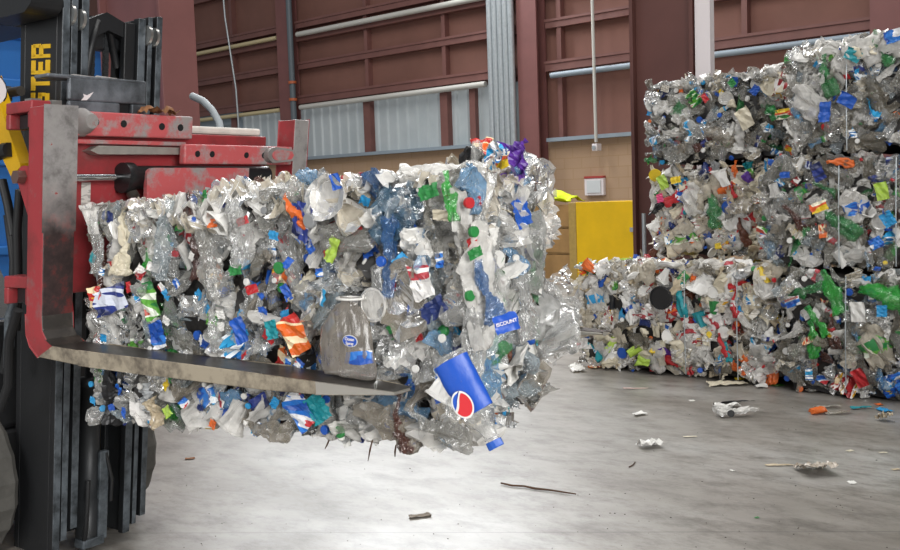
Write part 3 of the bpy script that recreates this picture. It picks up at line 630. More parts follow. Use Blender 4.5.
for i in range(10):                                             # film and bags
    r = np.random.default_rng(400+i); v, f = sheet_mesh(13, 13, r.uniform(.14, .24), r.uniform(.12, .2), .022, 400+i)
    v[:, 2] += .03*np.sin(v[:, 0]*r.uniform(10, 25)+r.uniform(0, 6)); v2 = v[:, [0, 2, 1]]; lib('plastic_film', v2, f, None, None, .2)
for i in range(5):                                              # clamshell trays
    r = np.random.default_rng(500+i); a, c, h = r.uniform(.06, .09), r.uniform(.045, .06), .035
    v, f = lathe([(.75, -.5), (.82, .4), (1, .45), (1, .5), (.8, .42), (.72, -.42)], 20, True, True, .9)
    v = v*[a, 1, c]; v = np.array(v); v, _ = (np.column_stack([v[:, 0], v[:, 2]/c*h*1.0, lathe([(.75, -.5), (.82, .4), (1, .45), (1, .5), (.8, .42), (.72, -.42)], 20, True, True, .9)[0][:, 1]*c]), 0)
    D = Deform(.07, .14, r, .9, .5); lib('clamshell_tray', D(v), f, None, None, .14)
for i in range(6):                                              # label scraps and wrappers
    r = np.random.default_rng(600+i); v, f = sheet_mesh(9, 8, r.uniform(.05, .10), r.uniform(.05, .09), .0035, 600+i)
    v[:, 2] += .4*v[:, 0]**2/.1; lib('label_scrap', v[:, [0, 2, 1]], f, None, None, .08)
v, f = lathe([(.014, -.006), (.0152, -.005), (.0152, .005), (.0135, .007)], 14); lib('loose_cap', v[:, [0, 2, 1]], f, None, None, .03)
v, f = lathe([(.019, -.006), (.021, -.005), (.021, .006), (.018, .008)], 14); lib('loose_cap', v[:, [0, 2, 1]], f, None, None, .04)
v, f = lathe([(.045, -.004), (.05, -.004), (.05, .004), (.044, .005), (.042, .001)], 22); lib('tub_lid', v[:, [0, 2, 1]], f, None, None, .1)

def pick(seq, wts=None): return random.choices(seq, wts)[0]
O_ = OPQ
def mix_pet(rear):   # forklift bale and clear stacks
    return dict(crushed_bottle=(.50, [(CLEAR[0], 6 if rear else 32), (CLEAR[1], 12 if rear else 24), (CLEAR[2], 16 if rear else 14), (CLEAR[3], 4 if rear else 16), (CLEAR[4], 26 if rear else 2), (CLEAR[5], 24 if rear else 2), (FILM[0], 6), (BLUEC[0], 5), (BLUEC[1], 1.5), (GREENC[0], 3), (GREENC[1], 1), (BROWNC[0], 2), (O_['white'], 3), (O_['cream'], 2)]),
        plastic_film=(.11, [(FILM[0], 5), (FILM[1], 2 if rear else 6), (FILM[2], 4), (PRINT[3], .5), (PRINT[4], .6)]), milk_jug=(.03, [(FILM[0], 3), (CLEAR[1], 3), (CLEAR[0], 2)]),
        plastic_tub=(.05, [(FILM[0], 3), (O_['white'], 2), (CLEAR[0], 4)]), clamshell_tray=(.06, [(CLEAR[5] if rear else CLEAR[0], 5), (CLEAR[1], 2), (FILM[0], 1)]),
        label_scrap=(.09, [(p, 1) for p in PRINT]+[(O_['blue'], 1.5), (O_['sky'], 1), (O_['white'], 2)]), loose_cap=(.08, [(O_['white'], 4), (O_['blue'], 4), (O_['green'], 2), (O_['sky'], 1), (O_['red'], 1), (O_['yellow'], .5), (O_['black'], 1), (O_['orange'], .6)]), tub_lid=(.01, [(O_['white'], 2), (FILM[0], 1)]))
def mix_hdpe():      # coloured rigid plastics
    c = [(O_['white'], 8), (O_['cream'], 12), (O_['beige'], 11), (FILM[0], 7), (FILM[2], 10), (O_['grey'], 3), (O_['blue'], 3), (O_['red'], 2.6), (O_['orange'], 2.2), (O_['yellow'], 2), (O_['green'], 2), (O_['teal'], 2), (O_['navy'], 2), (O_['brown'], 1.6), (O_['lime'], 1), (O_['sky'], 1), (O_['purple'], .5), (O_['pink'], .5), (O_['black'], 1.2)]
    return dict(crushed_bottle=(.34, c+[(CLEAR[4], 8), (CLEAR[5], 5)]), milk_jug=(.14, [(FILM[0], 4), (FILM[2], 3), (O_['cream'], 2), (O_['white'], 2)]), plastic_tub=(.15, c), plastic_film=(.10, [(FILM[0], 2), (FILM[2], 2), (PRINT[4], 1), (PRINT[7], 1)]),
        label_scrap=(.13, [(p, 1) for p in PRINT]+[(O_['red'], 1), (O_['blue'], 1)]), loose_cap=(.08, [(O_[k], 1) for k in ('white', 'blue', 'red', 'orange', 'green', 'yellow')]), tub_lid=(.03, [(O_['white'], 2), (O_['yellow'], 1), (O_['blue'], 1)]), clamshell_tray=(.03, [(CLEAR[1], 1)]))
LABM = [(p, w_) for p, w_ in zip(PRINT, (5, 2, 2, 5, 4, 1, 3, 2, 1))]+[(O_['blue'], 2), (O_['white'], 2), (O_['sky'], 1)]
CAPM = [(O_['white'], 5), (O_['blue'], 3), (O_['green'], 1.5), (O_['black'], .6), (O_['red'], .8), (O_['sky'], 1)]

class Bale:
    def __init__(s, label, base, group=None, name='plastic_bale', lim=None):
        s.root = empty(name, tuple(base)); tag(s.root, label, 'bale', group); s.base = np.array(base, float)
        s.lim = lim; s.planes = []; s.free = False; s.cnt = {}; s.V = []; s.F = []; s.M = []; s.n = 0
    def filler(s, v, f, mi):
        s.V.append(v); s.F.append((f, s.n)); s.M.append((mi, len(f))); s.n += len(v)
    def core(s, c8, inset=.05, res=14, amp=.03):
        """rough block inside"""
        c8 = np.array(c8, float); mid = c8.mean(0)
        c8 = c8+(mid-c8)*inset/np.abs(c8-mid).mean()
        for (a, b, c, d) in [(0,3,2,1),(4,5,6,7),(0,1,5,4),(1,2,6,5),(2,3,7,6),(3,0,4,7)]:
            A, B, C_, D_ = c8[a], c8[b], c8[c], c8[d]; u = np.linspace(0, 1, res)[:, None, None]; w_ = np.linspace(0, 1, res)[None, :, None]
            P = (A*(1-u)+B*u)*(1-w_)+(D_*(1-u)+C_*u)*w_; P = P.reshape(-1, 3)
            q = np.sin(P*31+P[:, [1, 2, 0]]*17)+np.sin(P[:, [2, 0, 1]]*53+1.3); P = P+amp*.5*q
            s.filler(P, [(i*res+j, (i+1)*res+j, (i+1)*res+j+1, i*res+j+1) for i in range(res-1) for j in range(res-1)], IDX['gap_shade_core'])
    def place(s, it, m, M4, part=True, cap=None, lab=None):
        nm = it['kind']
        if s.lim is not None:                                      # keep the piece inside the bale's own room
            R_ = np.array(M4); q = it['v']@R_[:3, :3].T+R_[:3, 3]; lo, hi = q.min(0), q.max(0); l0, l1 = s.lim(q.mean(0))
            for a in range(3):
                if hi[a]-lo[a] > l1[a]-l0[a]: continue
                M4.translation[a] += max(0, l0[a]-lo[a])-max(0, hi[a]-l1[a])
        if s.planes and not s.free:
            R_ = np.array(M4); q = it['v']@R_[:3, :3].T+R_[:3, 3]
            for pn, pd in s.planes:
                ex_ = float((q@pn).max()-pd)
                if ex_ > 0: M4.translation -= Vector(pn)*ex_; q = q-pn*ex_
        if part and s.cnt.get(nm, 0) < 100:
            s.cnt[nm] = s.cnt.get(nm, 0)+1
            o = bpy.data.objects.new(nm, it['me']); COL.objects.link(o); o.parent = s.root
            L4 = Matrix.Translation(-Vector(s.base)) @ M4; o.matrix_local = L4
            setmat(o, m)
            for sub, mm in (('cap', cap), ('label', lab)):
                if mm is not None and it[sub] is not None:
                    q = bpy.data.objects.new(it[sub].name.split('.')[0], it[sub]); COL.objects.link(q); q.parent = o; setmat(q, mm)
            return o
        R_ = np.array(M4); v = it['v']@R_[:3, :3].T+R_[:3, 3]-0
        s.filler(v, it['f'], IDX.get(m.name, 0))
    def finish(s):
        V = np.concatenate(s.V)-s.base; me = bpy.data.meshes.new('packed_plastic')
        fs = [tuple(i+o for i in q) for f, o in s.F for q in f]; me.from_pydata(V.tolist(), [], fs)
        for m in ALL: me.materials.append(m)
        me.polygons.foreach_set('material_index', np.concatenate([np.full(n, mi, np.int32) for mi, n in s.M])); me.update()
        o = bpy.data.objects.new('packed_plastic', me); COL.objects.link(o); o.parent = s.root; o['kind'] = 'stuff'
    def face(s, o, a, b, n, spacing, mixd, vert=.5, depth=.0, part=True, jit=.03, tilt=.5, scale=1., rough=.03, skip=None):
        """lay plastics over a face: o corner, a and b edges, n outward"""
        o, a, b, n = (np.array(q, float) for q in (o, a, b, n)); n /= np.linalg.norm(n)
        la, lb = np.linalg.norm(a), np.linalg.norm(b); na, nb = max(1, round(la/spacing)), max(1, round(lb/spacing))
        kinds = list(mixd); wts = [mixd[k][0] for k in kinds]
        slots = [(i, j) for i in range(na) for j in range(nb)]; random.shuffle(slots)
        ah, bh = a/la, b/lb
        for i, j in slots:
            k = pick(kinds, wts); it = pick(LIB[k]); mm, mw = zip(*mixd[k][1]); m = pick(mm, mw)
            p = o+a*((i+.5+random.uniform(-.45, .45))/na)+b*((j+.5+random.uniform(-.45, .45))/nb)
            p = p+n*(depth+random.uniform(-rough, rough)+(.015 if it['size'] < .12 else 0))
            s.put(it, m, p, n, bh, random.gauss(0, .5) if random.random() < vert else random.uniform(-PI, PI), tilt, scale*random.uniform(.85, 1.15), part)
    def put(s, it, m, p, n, up, ang, tilt=.3, sc=1., part=True, cap='r', lab='r'):
        y = Vector(n).normalized(); z = Vector(up); z = (z-y*z.dot(y)).normalized()
        z = Quaternion(y, ang) @ z
        if random.random() < .5 and cap == 'r': z = -z
        x = y.cross(z).normalized()
        R = Matrix((x, y, z)).transposed()
        R = Quaternion(Vector((random.gauss(0, 1), random.gauss(0, 1), random.gauss(0, 1))).normalized(), random.gauss(0, tilt)).to_matrix() @ R
        M4 = Matrix.Translation(Vector(p)) @ R.to_4x4() @ Matrix.Scale(sc, 4)
        if cap == 'r': mm, w_ = zip(*CAPM); cap = pick(mm, w_) if random.random() < .6 else None
        if lab == 'r': mm, w_ = zip(*LABM); lab = pick(mm, w_) if random.random() < .36 else None
        return s.place(it, m, M4, part, cap, lab)
    def wire(s, pts, r=.004):
        MB().tube([tuple(np.array(p)-s.base) for p in pts], r, 6).build('baling_wire', galv, s.root)
def setmat(o, m):
    if not o.data.materials: o.data.materials.append(None)
    o.material_slots[0].link = 'OBJECT'; o.material_slots[0].material = m

# rear stack ---------------------------------------------------------
PET, HD = mix_pet(True), mix_hdpe()
TOPMIX = dict(milk_jug=(.25, [(FILM[0], 3), (O_['white'], 2), (O_['cream'], 2)]), crushed_bottle=(.35, [(FILM[0], 4), (O_['white'], 2), (O_['cream'], 3), (CLEAR[0], 2), (GREENC[0], .6)]), plastic_film=(.3, [(FILM[0], 3), (FILM[2], 3)]), label_scrap=(.1, [(p_, 1) for p_ in PRINT]))
def rear(label, x0, x1, y0, y1, z0, z1, mixd, top=False, left=True, wires=(), sp=.088, roughtop=False):
    B = Bale(label, ((x0+x1)/2, (y0+y1)/2, z0), 'wired bales in the back stack', lim=lambda p: (np.array([x0-.05, y0-.08, z0+.004]), np.array([x1+.04, y1+.02, z1+(.07 if top else .035)])))
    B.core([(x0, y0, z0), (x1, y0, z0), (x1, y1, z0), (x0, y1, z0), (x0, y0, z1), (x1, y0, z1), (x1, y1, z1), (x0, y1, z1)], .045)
    n = (0, -1, 0)
    B.face((x0, y0+.05, z0+.02), (x1-x0, 0, 0), (0, 0, z1-z0), n, .085, mixd, .4, .01, False, tilt=.7)
    B.face((x0, y0+.02, z0+.04), (x1-x0, 0, 0), (0, 0, z1-z0-.06), n, sp, mixd, .4, 0, True, tilt=.55)
    if left: B.face((x0+.02, y0, z0+.03), (0, y1-y0, 0), (0, 0, z1-z0-.05), (-1, 0, 0), .12, mixd, .4, 0, False, tilt=.6)
    B.face((x1-.02, y0, z0+.03), (0, y1-y0, 0), (0, 0, z1-z0-.05), (1, 0, 0), .13, mixd, .4, 0, False, tilt=.6)
    if top: B.face((x0+.03, y0+.02, z1-.02), (x1-x0-.06, 0, 0), (0, y1-y0 if roughtop else .6, 0), (0, 0, 1), .11, mixd, .2, 0, False, tilt=.5)
    if top: B.face((x0+.03, y0, z1-.015), (x1-x0-.06, 0, 0), (0, .12, 0), (0, 0, 1), .085, TOPMIX, .2, 0, True, tilt=.6)
    for x in wires: B.wire([(x, y0-.03, z1-.02), (x+.004, y0-.05, (z0+z1)/2), (x, y0-.03, z0+.03)])
    return B
LLb = rear('wide low bale of mixed coloured containers on the floor with black lid showing', -4.38, -2.78, 6.5, 7.6, 0, .80, HD, True, wires=(-3.45, -3.05))
RLb = rear('floor bale with bright green bottles at the bottom of the tall stack', -2.72, -1.12, 6.42, 7.5, 0, .80, PET, False, False, (-2.28, -1.72))
MLb = rear('middle layer bale of cream jugs resting on the wide low bale', -3.98, -2.93, 6.95, 8.0, .825, 1.53, HD, False)
RMb = rear('middle layer clear bottle bale with yellow labels, sitting over the green bottle bale', -2.88, -1.2, 6.5, 7.6, .815, 1.54, PET, False, True, (-2.35, -2.0))
ULb = rear('top layer bale with pale ragged top beside the brown column', -4.0, -2.74, 6.95, 8.0, 1.54, 2.17, PET, True, roughtop=True)
URb = rear('highest bale of clear and green bottles heaped above the tall stack', -2.68, -1.05, 6.5, 7.6, 1.55, 2.24, PET, True, True, (-2.3,), roughtop=True)
def on_rear(B, y, px, py, kind, m, ang=0., sc=1., idx=0, cap=None, lab=None, n=(0, -1, 0), out=.0):
    p = at(px, py, (0, 1, 0), y-.03-out); return B.put(LIB[kind][idx % len(LIB[kind])], m, p, n, (0, 0, 1), ang, .12, sc, True, cap, lab)
on_rear(LLb, 6.5, 660, 298, 'tub_lid', O_['black'], 0, 1.75, out=.05)
on_rear(LLb, 6.5, 594, 297, 'milk_jug', FILM[0], .1, .9, 1, lab=O_['sky']); on_rear(LLb, 6.5, 628, 309, 'crushed_bottle', O_['white'], .5, 1., 2, lab=PRINT[0])
on_rear(LLb, 6.5, 643, 362, 'plastic_tub', O_['lime'], 1.2, 1., 1); on_rear(LLb, 6.5, 681, 300, 'crushed_bottle', O_['teal'], 0, .9, 3); on_rear(LLb, 6.5, 735, 303, 'crushed_bottle', O_['red'], .1, 1., 4, lab=PRINT[4])
on_rear(LLb, 6.5, 590, 255, 'plastic_tub', O_['orange'], 1., 1.1, 2); on_rear(LLb, 6.5, 727, 352, 'crushed_bottle', O_['teal'], .3, .7, 5); on_rear(LLb, 6.5, 722, 345, 'crushed_bottle', O_['red'], .5, .8, 6)
on_rear(LLb, 6.5, 605, 253, 'milk_jug', O_['white'], 1.3, .9, 0); on_rear(LLb, 6.5, 640, 258, 'milk_jug', FILM[2], 1.6, .9, 2); on_rear(LLb, 6.5, 575, 320, 'milk_jug', FILM[2], .3, 1., 3)
for px, py, a, s_ in ((833, 292, .1, 1.25), (817, 322, .6, 1.1), (890, 297, 1.2, 1.3), (814, 340, .1, 1.)): on_rear(RLb, 6.42, px, py, 'crushed_bottle', GREENC[1], a, s_, int(px) % 14, O_['green'])
on_rear(RLb, 6.42, 793, 302, 'label_scrap', PRINT[0], .3, 1.2, 1, out=.02); on_rear(RLb, 6.42, 858, 312, 'label_scrap', O_['white'], 0, 1.5, 2, out=.02); on_rear(RLb, 6.42, 882, 311, 'label_scrap', O_['sky'], 0, 1.1, 3, out=.03)
on_rear(RLb, 6.42, 833, 332, 'crushed_bottle', BROWNC[0], .1, .8, 3, O_['red'], PRINT[1]); on_rear(RLb, 6.42, 872, 345, 'milk_jug', FILM[2], .7, 1.2, 1, None, PRINT[2]); on_rear(RLb, 6.42, 895, 385, 'plastic_film', PRINT[0], .4, .9, 1)
on_rear(RLb, 6.42, 845, 385, 'plastic_film', PRINT[1], 1.2, .8, 3); on_rear(RLb, 6.42, 860, 378, 'label_scrap', O_['red'], .4, 1.4, 2, out=.03)
on_rear(RMb, 6.5, 819, 207, 'label_scrap', PRINT[5], .3, 1.3, 1, out=.03); on_rear(RMb, 6.5, 882, 191, 'label_scrap', O_['lime'], .2, 1.3, 2, out=.03); on_rear(RMb, 6.5, 888, 219, 'label_scrap', O_['sky'], .7, 1.4, 3, out=.03)
on_rear(RMb, 6.5, 855, 205, 'milk_jug', FILM[0], .2, .9, 3, None, PRINT[0]); on_rear(RMb, 6.5, 838, 220, 'crushed_bottle', GREENC[0], .8, 1.2, 3); on_rear(RMb, 6.5, 876, 243, 'label_scrap', PRINT[0], .5, 1.4, 4, out=.03); on_rear(RMb, 6.5, 785, 175, 'label_scrap', O_['blue'], 0, .8, 1, out=.03)
on_rear(RMb, 6.5, 840, 162, 'crushed_bottle', O_['orange'], 1.5, .7, 2, out=.03); on_rear(RMb, 6.5, 818, 172, 'label_scrap', PRINT[6], .4, 1.4, 5, out=.03)
on_rear(MLb, 6.95, 714, 210, 'crushed_bottle', GREENC[0], .2, 1., 8); on_rear(MLb, 6.95, 722, 178, 'plastic_tub', O_['white'], .3, 1.3, 1); on_rear(MLb, 6.95, 690, 198, 'milk_jug', FILM[0], .2, 1.1, 1); on_rear(MLb, 6.95, 663, 182, 'label_scrap', O_['lime'], .4, 1.3, 2, out=.03)
on_rear(MLb, 6.95, 660, 198, 'label_scrap', O_['pink'], .2, 1., 3, out=.04); on_rear(MLb, 6.95, 676, 180, 'label_scrap', O_['yellow'], .1, 1., 1, out=.04); on_rear(MLb, 6.95, 718, 246, 'label_scrap', O_['yellow'], .3, .9, 4, out=.04); on_rear(MLb, 6.95, 733, 190, 'crushed_bottle', O_['red'], .3, .6, 4)
on_rear(MLb, 6.95, 686, 234, 'milk_jug', FILM[2], .1, 1.15, 2, None, PRINT[2]); on_rear(MLb, 6.95, 742, 232, 'crushed_bottle', O_['brown'], .3, 1., 6); on_rear(MLb, 6.95, 675, 252, 'plastic_tub', O_['cream'], 1.5, 1.3, 3)
on_rear(ULb, 6.95, 784, 114, 'label_scrap', PRINT[5], .1, 1.4, 1, out=.03); on_rear(ULb, 6.95, 745, 118, 'label_scrap', O_['cream'], .5, 1.8, 2, out=.03); on_rear(ULb, 6.95, 808, 104, 'plastic_tub', O_['red'], .3, 1., 2, out=.04); on_rear(ULb, 6.95, 779, 82, 'milk_jug', O_['cream'], 1.2, 1.1, 3, None, PRINT[1]); on_rear(ULb, 6.95, 755, 90, 'label_scrap', O_['blue'], 1, 1.2, 4, out=.03)
on_rear(ULb, 6.95, 773, 113, 'label_scrap', O_['green'], .3, 1.2, 5, out=.03); on_rear(ULb, 6.95, 705, 98, 'label_scrap', O_['red'], .6, .8, 5, out=.04); on_rear(ULb, 6.95, 732, 83, 'label_scrap', O_['green'], .6, .9, 3, out=.04); on_rear(ULb, 6.95, 693, 98, 'plastic_film', PRINT[2], .6, .6, 3, out=.02)
on_rear(URb, 6.5, 838, 42, 'crushed_bottle', FILM[0], 1., 1.1, 1); on_rear(URb, 6.5, 862, 46, 'milk_jug', FILM[0], 1.4, 1., 2); on_rear(URb, 6.5, 827, 75, 'crushed_bottle', GREENC[0], .2, 1., 3); on_rear(URb, 6.5, 880, 38, 'crushed_bottle', GREENC[0], .3, 1.1, 6); on_rear(URb, 6.5, 895, 48, 'milk_jug', FILM[0], .5, 1.1, 0); on_rear(URb, 6.5, 853, 55, 'label_scrap', O_['teal'], 1., 1.2, 2, out=.03)
on_rear(URb, 6.5, 847, 100, 'label_scrap', O_['blue'], 1., 1.3, 2, out=.03); on_rear(URb, 6.5, 825, 112, 'label_scrap', O_['blue'], 1.6, 1.5, 1, out=.03); on_rear(URb, 6.5, 895, 35, 'label_scrap', PRINT[0], .3, 1.5, 1, out=.05)
for B in (LLb, RLb, MLb, RMb, ULb, URb): B.finish()

# the bale on the forklift --------------------------------------------
TOPZ = lambda x: 1.40+.03*x
NL, NR, FLc, FRc = (-.085, .155), (1.555, .155), (.0, .93), (1.34, .93)
c8 = [fw(NL[0], NL[1], .60), fw(NR[0], NR[1], .69), fw(FRc[0], FRc[1], .70), fw(FLc[0], FLc[1], .60), fw(NL[0]+.12, NL[1], 1.36), fw(NR[0]+.02, NR[1], 1.43), fw(FRc[0], FRc[1], 1.44), fw(FLc[0]+.12, FLc[1], 1.36)]
base = fw(.8, .55, .65)
def FLIM(p):
    u = float((p-FO)@fex)/K; v_ = float((p-FO)@fey)/K; zt = .11+K*(1.40+.045*u+(.03 if .6 < u < 1.05 else 0)); zb_ = .11+K*(.585+.06*max(u, 0))
    return np.array([-99, -99, zb_]), np.array([99, 99, zt+(.07 if u > 1.30 and v_ > .33 else 0)])
FBale = Bale('bale of crushed clear bottles held between the two forks of the forklift', base, lim=FLIM)
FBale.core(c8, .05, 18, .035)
c = np.array(c8)
nn = np.cross(c[1]-c[0], c[4]-c[0]); ne = np.cross(c[2]-c[1], c[5]-c[1])
nn /= np.linalg.norm(nn); ne /= np.linalg.norm(ne)
FP = mix_pet(False)
FBale.planes = [(ne, ne@c[1]+.095), (nn, nn@c[0]+.05), (-fex, float(-fex@fw(-.10, 0, 0)))]
# near long face
dn = nn*-.02
FBale.face(c[0]-nn*.05, c[1]-c[0], c[4]-c[0], nn, .075, FP, .75, 0, False, tilt=.6, scale=.9)
FBale.face(c[0]-nn*.03, c[1]-c[0], c[4]-c[0], nn, .070, FP, .8, -.01, True, tilt=.45, rough=.03, scale=.88)
FBale.face(c[1]-ne*.05, c[2]-c[1], c[5]-c[1], ne, .09, FP, .5, 0, False, tilt=.8)
FPe = dict(FP); FPe['crushed_bottle'] = (.5, [(CLEAR[0], 30), (CLEAR[3], 14), (FILM[0], 8), (BLUEC[0], 8), (GREENC[0], 2), (O_['white'], 3)])
FBale.face(c[1]-ne*.0, c[2]-c[1], c[5]-c[1], ne, .085, FPe, .5, .0, True, tilt=.9, rough=.04, scale=1.)
FPt = dict(plastic_film=(.5, [(FILM[0], 5), (FILM[2], 6), (FILM[1], 2)]), crushed_bottle=(.25, [(FILM[0], 2), (CLEAR[0], 3), (CLEAR[2], 2), (O_['white'], 1)]), clamshell_tray=(.15, [(FILM[0], 2), (CLEAR[0], 1)]), label_scrap=(.1, [(O_['white'], 3), (PRINT[1], .6), (PRINT[5], .4), (PRINT[0], .5), (O_['blue'], .5)]))
FBale.face(c[4], c[5]-c[4], c[7]-c[4], (0, 0, 1), .11, FPt, .2, -.02, False, tilt=.4)
FBale.face(c[4]-nn*.02, c[5]-c[4], (c[7]-c[4])*.22, (0, 0, 1), .085, FPt, .2, .0, True, tilt=.55, rough=.02)
FBale.face(c[0], c[1]-c[0], c[3]-c[0], (0, 0, -1), .12, FP, .2, -.03, False, tilt=.4)
FBale.face(c[3], c[0]-c[3], c[7]-c[3], np.cross(c[0]-c[3], c[7]-c[3]), .12, FP, .6, -.03, False, tilt=.4)
FBale.face(c[2], c[3]-c[2], c[6]-c[2], np.cross(c[3]-c[2], c[6]-c[2]), .13, FP, .6, -.03, False, tilt=.4)
FLK = dict(label_scrap=(.7, [(O_['blue'], 3), (O_['sky'], 4), (O_['white'], 5), (O_['red'], 2), (O_['teal'], 1.5), (O_['navy'], 1.5), (O_['green'], 1), (O_['brown'], 1), (O_['cream'], 2), (O_['yellow'], .6), (PRINT[0], 2), (PRINT[3], 2), (PRINT[4], 2), (O_['orange'], .6)]), loose_cap=(.3, [(O_['white'], 4), (O_['blue'], 2), (O_['grey'], 2), (O_['sky'], 1), (O_['green'], .6)]))
FBale.face(c[0]+nn*.005, c[1]-c[0], c[4]-c[0], nn, .088, FLK, .6, 0, True, tilt=.5, rough=.012, scale=.48)
FBale.face(c[1]+ne*.03, c[2]-c[1], c[5]-c[1], ne, .12, FLK, .6, 0, True, tilt=.5, rough=.02, scale=.6)
# singled out pieces on the near face and the end
def near(px, py, kind, m, ang=0., sc=1., idx=0, cap=None, lab=None, out=.02, tilt=.08, xyz=None):
    p = at(px, py, nn, nn@c[0]+out); return FBale.put(LIB[kind][idx % len(LIB[kind])], m, p, nn, (0, 0, 1), ang, tilt, sc, True, cap, lab)
def end(px, py, kind, m, ang=0., sc=1., idx=0, cap=None, lab=None, out=.05, tilt=.08):
    nv = (ne+nn*.5); nv /= np.linalg.norm(nv)
    p = at(px, py, ne, ne@c[1]+out); return FBale.put(LIB[kind][idx % len(LIB[kind])], m, p, nv, (0, 0, 1), ang, tilt, sc, True, cap, lab)
near(96, 296, 'label_scrap', PRINT[8], .2, 1.3, 0); near(112, 300, 'label_scrap', PRINT[6], .25, 1.7, 1); near(100, 330, 'plastic_film', FILM[1], .2, .7, 2)
near(150, 300, 'label_scrap', PRINT[2], .5, 1.4, 2); near(158, 335, 'label_scrap', PRINT[0], .3, 1.3, 3); near(191, 306, 'label_scrap', mat('brown_card', '#a37a52', .8, var=.15), .1, 1.3, 4, out=.03)
near(215, 320, 'crushed_bottle', CLEAR[0], .05, .9, 4, None, PRINT[3]); near(123, 245, 'crushed_bottle', O_['cream'], -.2, .9, 1); near(140, 225, 'clamshell_tray', CLEAR[0], .4, .9, 1)
near(165, 240, 'crushed_bottle', CLEAR[3], -.25, 1.25, 0); near(205, 250, 'crushed_bottle', CLEAR[1], .15, 1.3, 6); near(237, 225, 'crushed_bottle', CLEAR[0], .1, 1.1, 9); near(92, 220, 'plastic_tub', FILM[0], .1, .9, 1)
near(97, 244, 'crushed_bottle', CLEAR[0], .05, .8, 2, None, PRINT[3]); near(140, 272, 'label_scrap', PRINT[1], .9, .8, 4, out=.03)
near(297, 222, 'label_scrap', PRINT[6], -.4, 1.2, 5, out=.06); near(277, 268, 'loose_cap', O_['green'], 0, .8, 1, out=.05); near(305, 220, 'tub_lid', O_['white'], .3, .9, 0, out=.03); near(292, 212, 'crushed_bottle', O_['orange'], .9, .45, 3, out=.05)
near(305, 221, 'loose_cap', O_['grey'], 0, 1., 1, out=.06); near(322, 168, 'clamshell_tray', FILM[0], .3, 1., 0, None, None, .04); near(320, 171, 'label_scrap', O_['blue'], .2, .5, 2, out=.1)
near(398, 205, 'plastic_film', BLUEC[2], .2, .7, 1, out=.03); near(390, 212, 'milk_jug', BLUEC[2], .2, .6, 2, out=.02); near(377, 262, 'loose_cap', O_['blue'], 0, .9, 0, out=.06); near(386, 258, 'crushed_bottle', BLUEC[1], 3.0, 1., 5, None, None, .05)
near(340, 205, 'clamshell_tray', FILM[2], 1.3, 1.5, 2, out=.03); near(338, 235, 'milk_jug', CLEAR[1], 1.5, .85, 4, out=.03); near(410, 248, 'plastic_film', O_['white'], 1.5, .6, 4, out=.05); near(425, 215, 'plastic_film', FILM[0], 1.2, .9, 5, out=.04)
near(447, 196, 'crushed_bottle', GREENC[1], .2, .62, 0, O_['green'], None, .05); near(420, 192, 'label_scrap', O_['green'], .3, .7, 1, out=.08); near(330, 250, 'label_scrap', O_['lime'], 1., .8, 1, out=.05); near(240, 330, 'label_scrap', O_['blue'], .4, .9, 2, out=.04); near(270, 330, 'label_scrap', O_['teal'], .2, .8, 3, out=.05); near(290, 335, 'label_scrap', PRINT[8], .4, 1.3, 2, out=.05); near(236, 270, 'label_scrap', O_['green'], .1, .6, 1, out=.03)
near(418, 280, 'label_scrap', PRINT[4], .3, 1.2, 5, out=.05); near(405, 300, 'clamshell_tray', CLEAR[2], .9, 1.6, 3, out=.04); near(430, 310, 'label_scrap', O_['navy'], .5, .9, 1, out=.06); near(385, 352, 'plastic_film', FILM[1], .3, .75, 3, out=.05)
near(300, 410, 'label_scrap', PRINT[0], .7, 1.3, 2, out=.03); near(318, 408, 'label_scrap', O_['teal'], .6, 1.2, 3, out=.03); near(400, 423, 'crushed_bottle', BROWNC[0], .1, .75, 4, O_['green'], None, .03); near(325, 430, 'loose_cap', O_['blue'], .2, .85, 0, out=.03); near(340, 432, 'loose_cap', O_['green'], .2, .8, 1, out=.03)
near(135, 400, 'plastic_film', O_['silver'], .2, .7, 6, out=.04); near(148, 415, 'plastic_film', O_['beige'], .4, .5, 2, out=.05); near(108, 405, 'crushed_bottle', O_['black'], -.2, 1., 7, out=.03); near(165, 412, 'label_scrap', O_['lime'], .5, .7, 0, out=.05)
near(432, 430, 'crushed_bottle', CLEAR[1], 1.2, .7, 3, None, None, .05); near(385, 436, 'crushed_bottle', CLEAR[2], 1.3, .8, 8, None, None, .03); near(265, 434, 'crushed_bottle', CLEAR[2], 1.5, .9, 6, None, None, .03)
near(372, 305, 'tub_lid', FILM[0], .2, .9, 0, out=.05)
# end face
end(475, 188, 'milk_jug', BLUEC[0], .1, .5, 0, None, None, .1); end(488, 215, 'plastic_film', FILM[2], .3, .8, 6, out=.08); end(515, 225, 'plastic_film', FILM[0], .2, 1., 7, out=.06); end(530, 250, 'milk_jug', CLEAR[0], .3, 1.1, 1); end(528, 213, 'label_scrap', O_['blue'], .4, 1., 2, out=.09)
end(540, 180, 'clamshell_tray', CLEAR[0], .2, 1.2, 0, out=.06); end(470, 240, 'crushed_bottle', FILM[0], .2, 1.3, 5, O_['white'], None, .08); end(447, 255, 'crushed_bottle', CLEAR[0], -.2, 1.4, 3, O_['white'], None, .08)
end(500, 315, 'crushed_bottle', CLEAR[3], .8, .9, 0, None, O_['navy'], .08); FBale.free = True; end(556, 328, 'milk_jug', CLEAR[0], -1.3, 1.05, 3, None, None, .03); end(548, 335, 'plastic_tub', CLEAR[0], -1.4, 1.7, 2, None, None, .05); end(556, 350, 'plastic_film', FILM[1], .9, .6, 4, None, None, .02); end(530, 391, 'clamshell_tray', CLEAR[2], .7, 1.2, 4, None, None, .06); end(553, 300, 'crushed_bottle', CLEAR[0], .3, 1., 9, None, None, .03); FBale.free = False
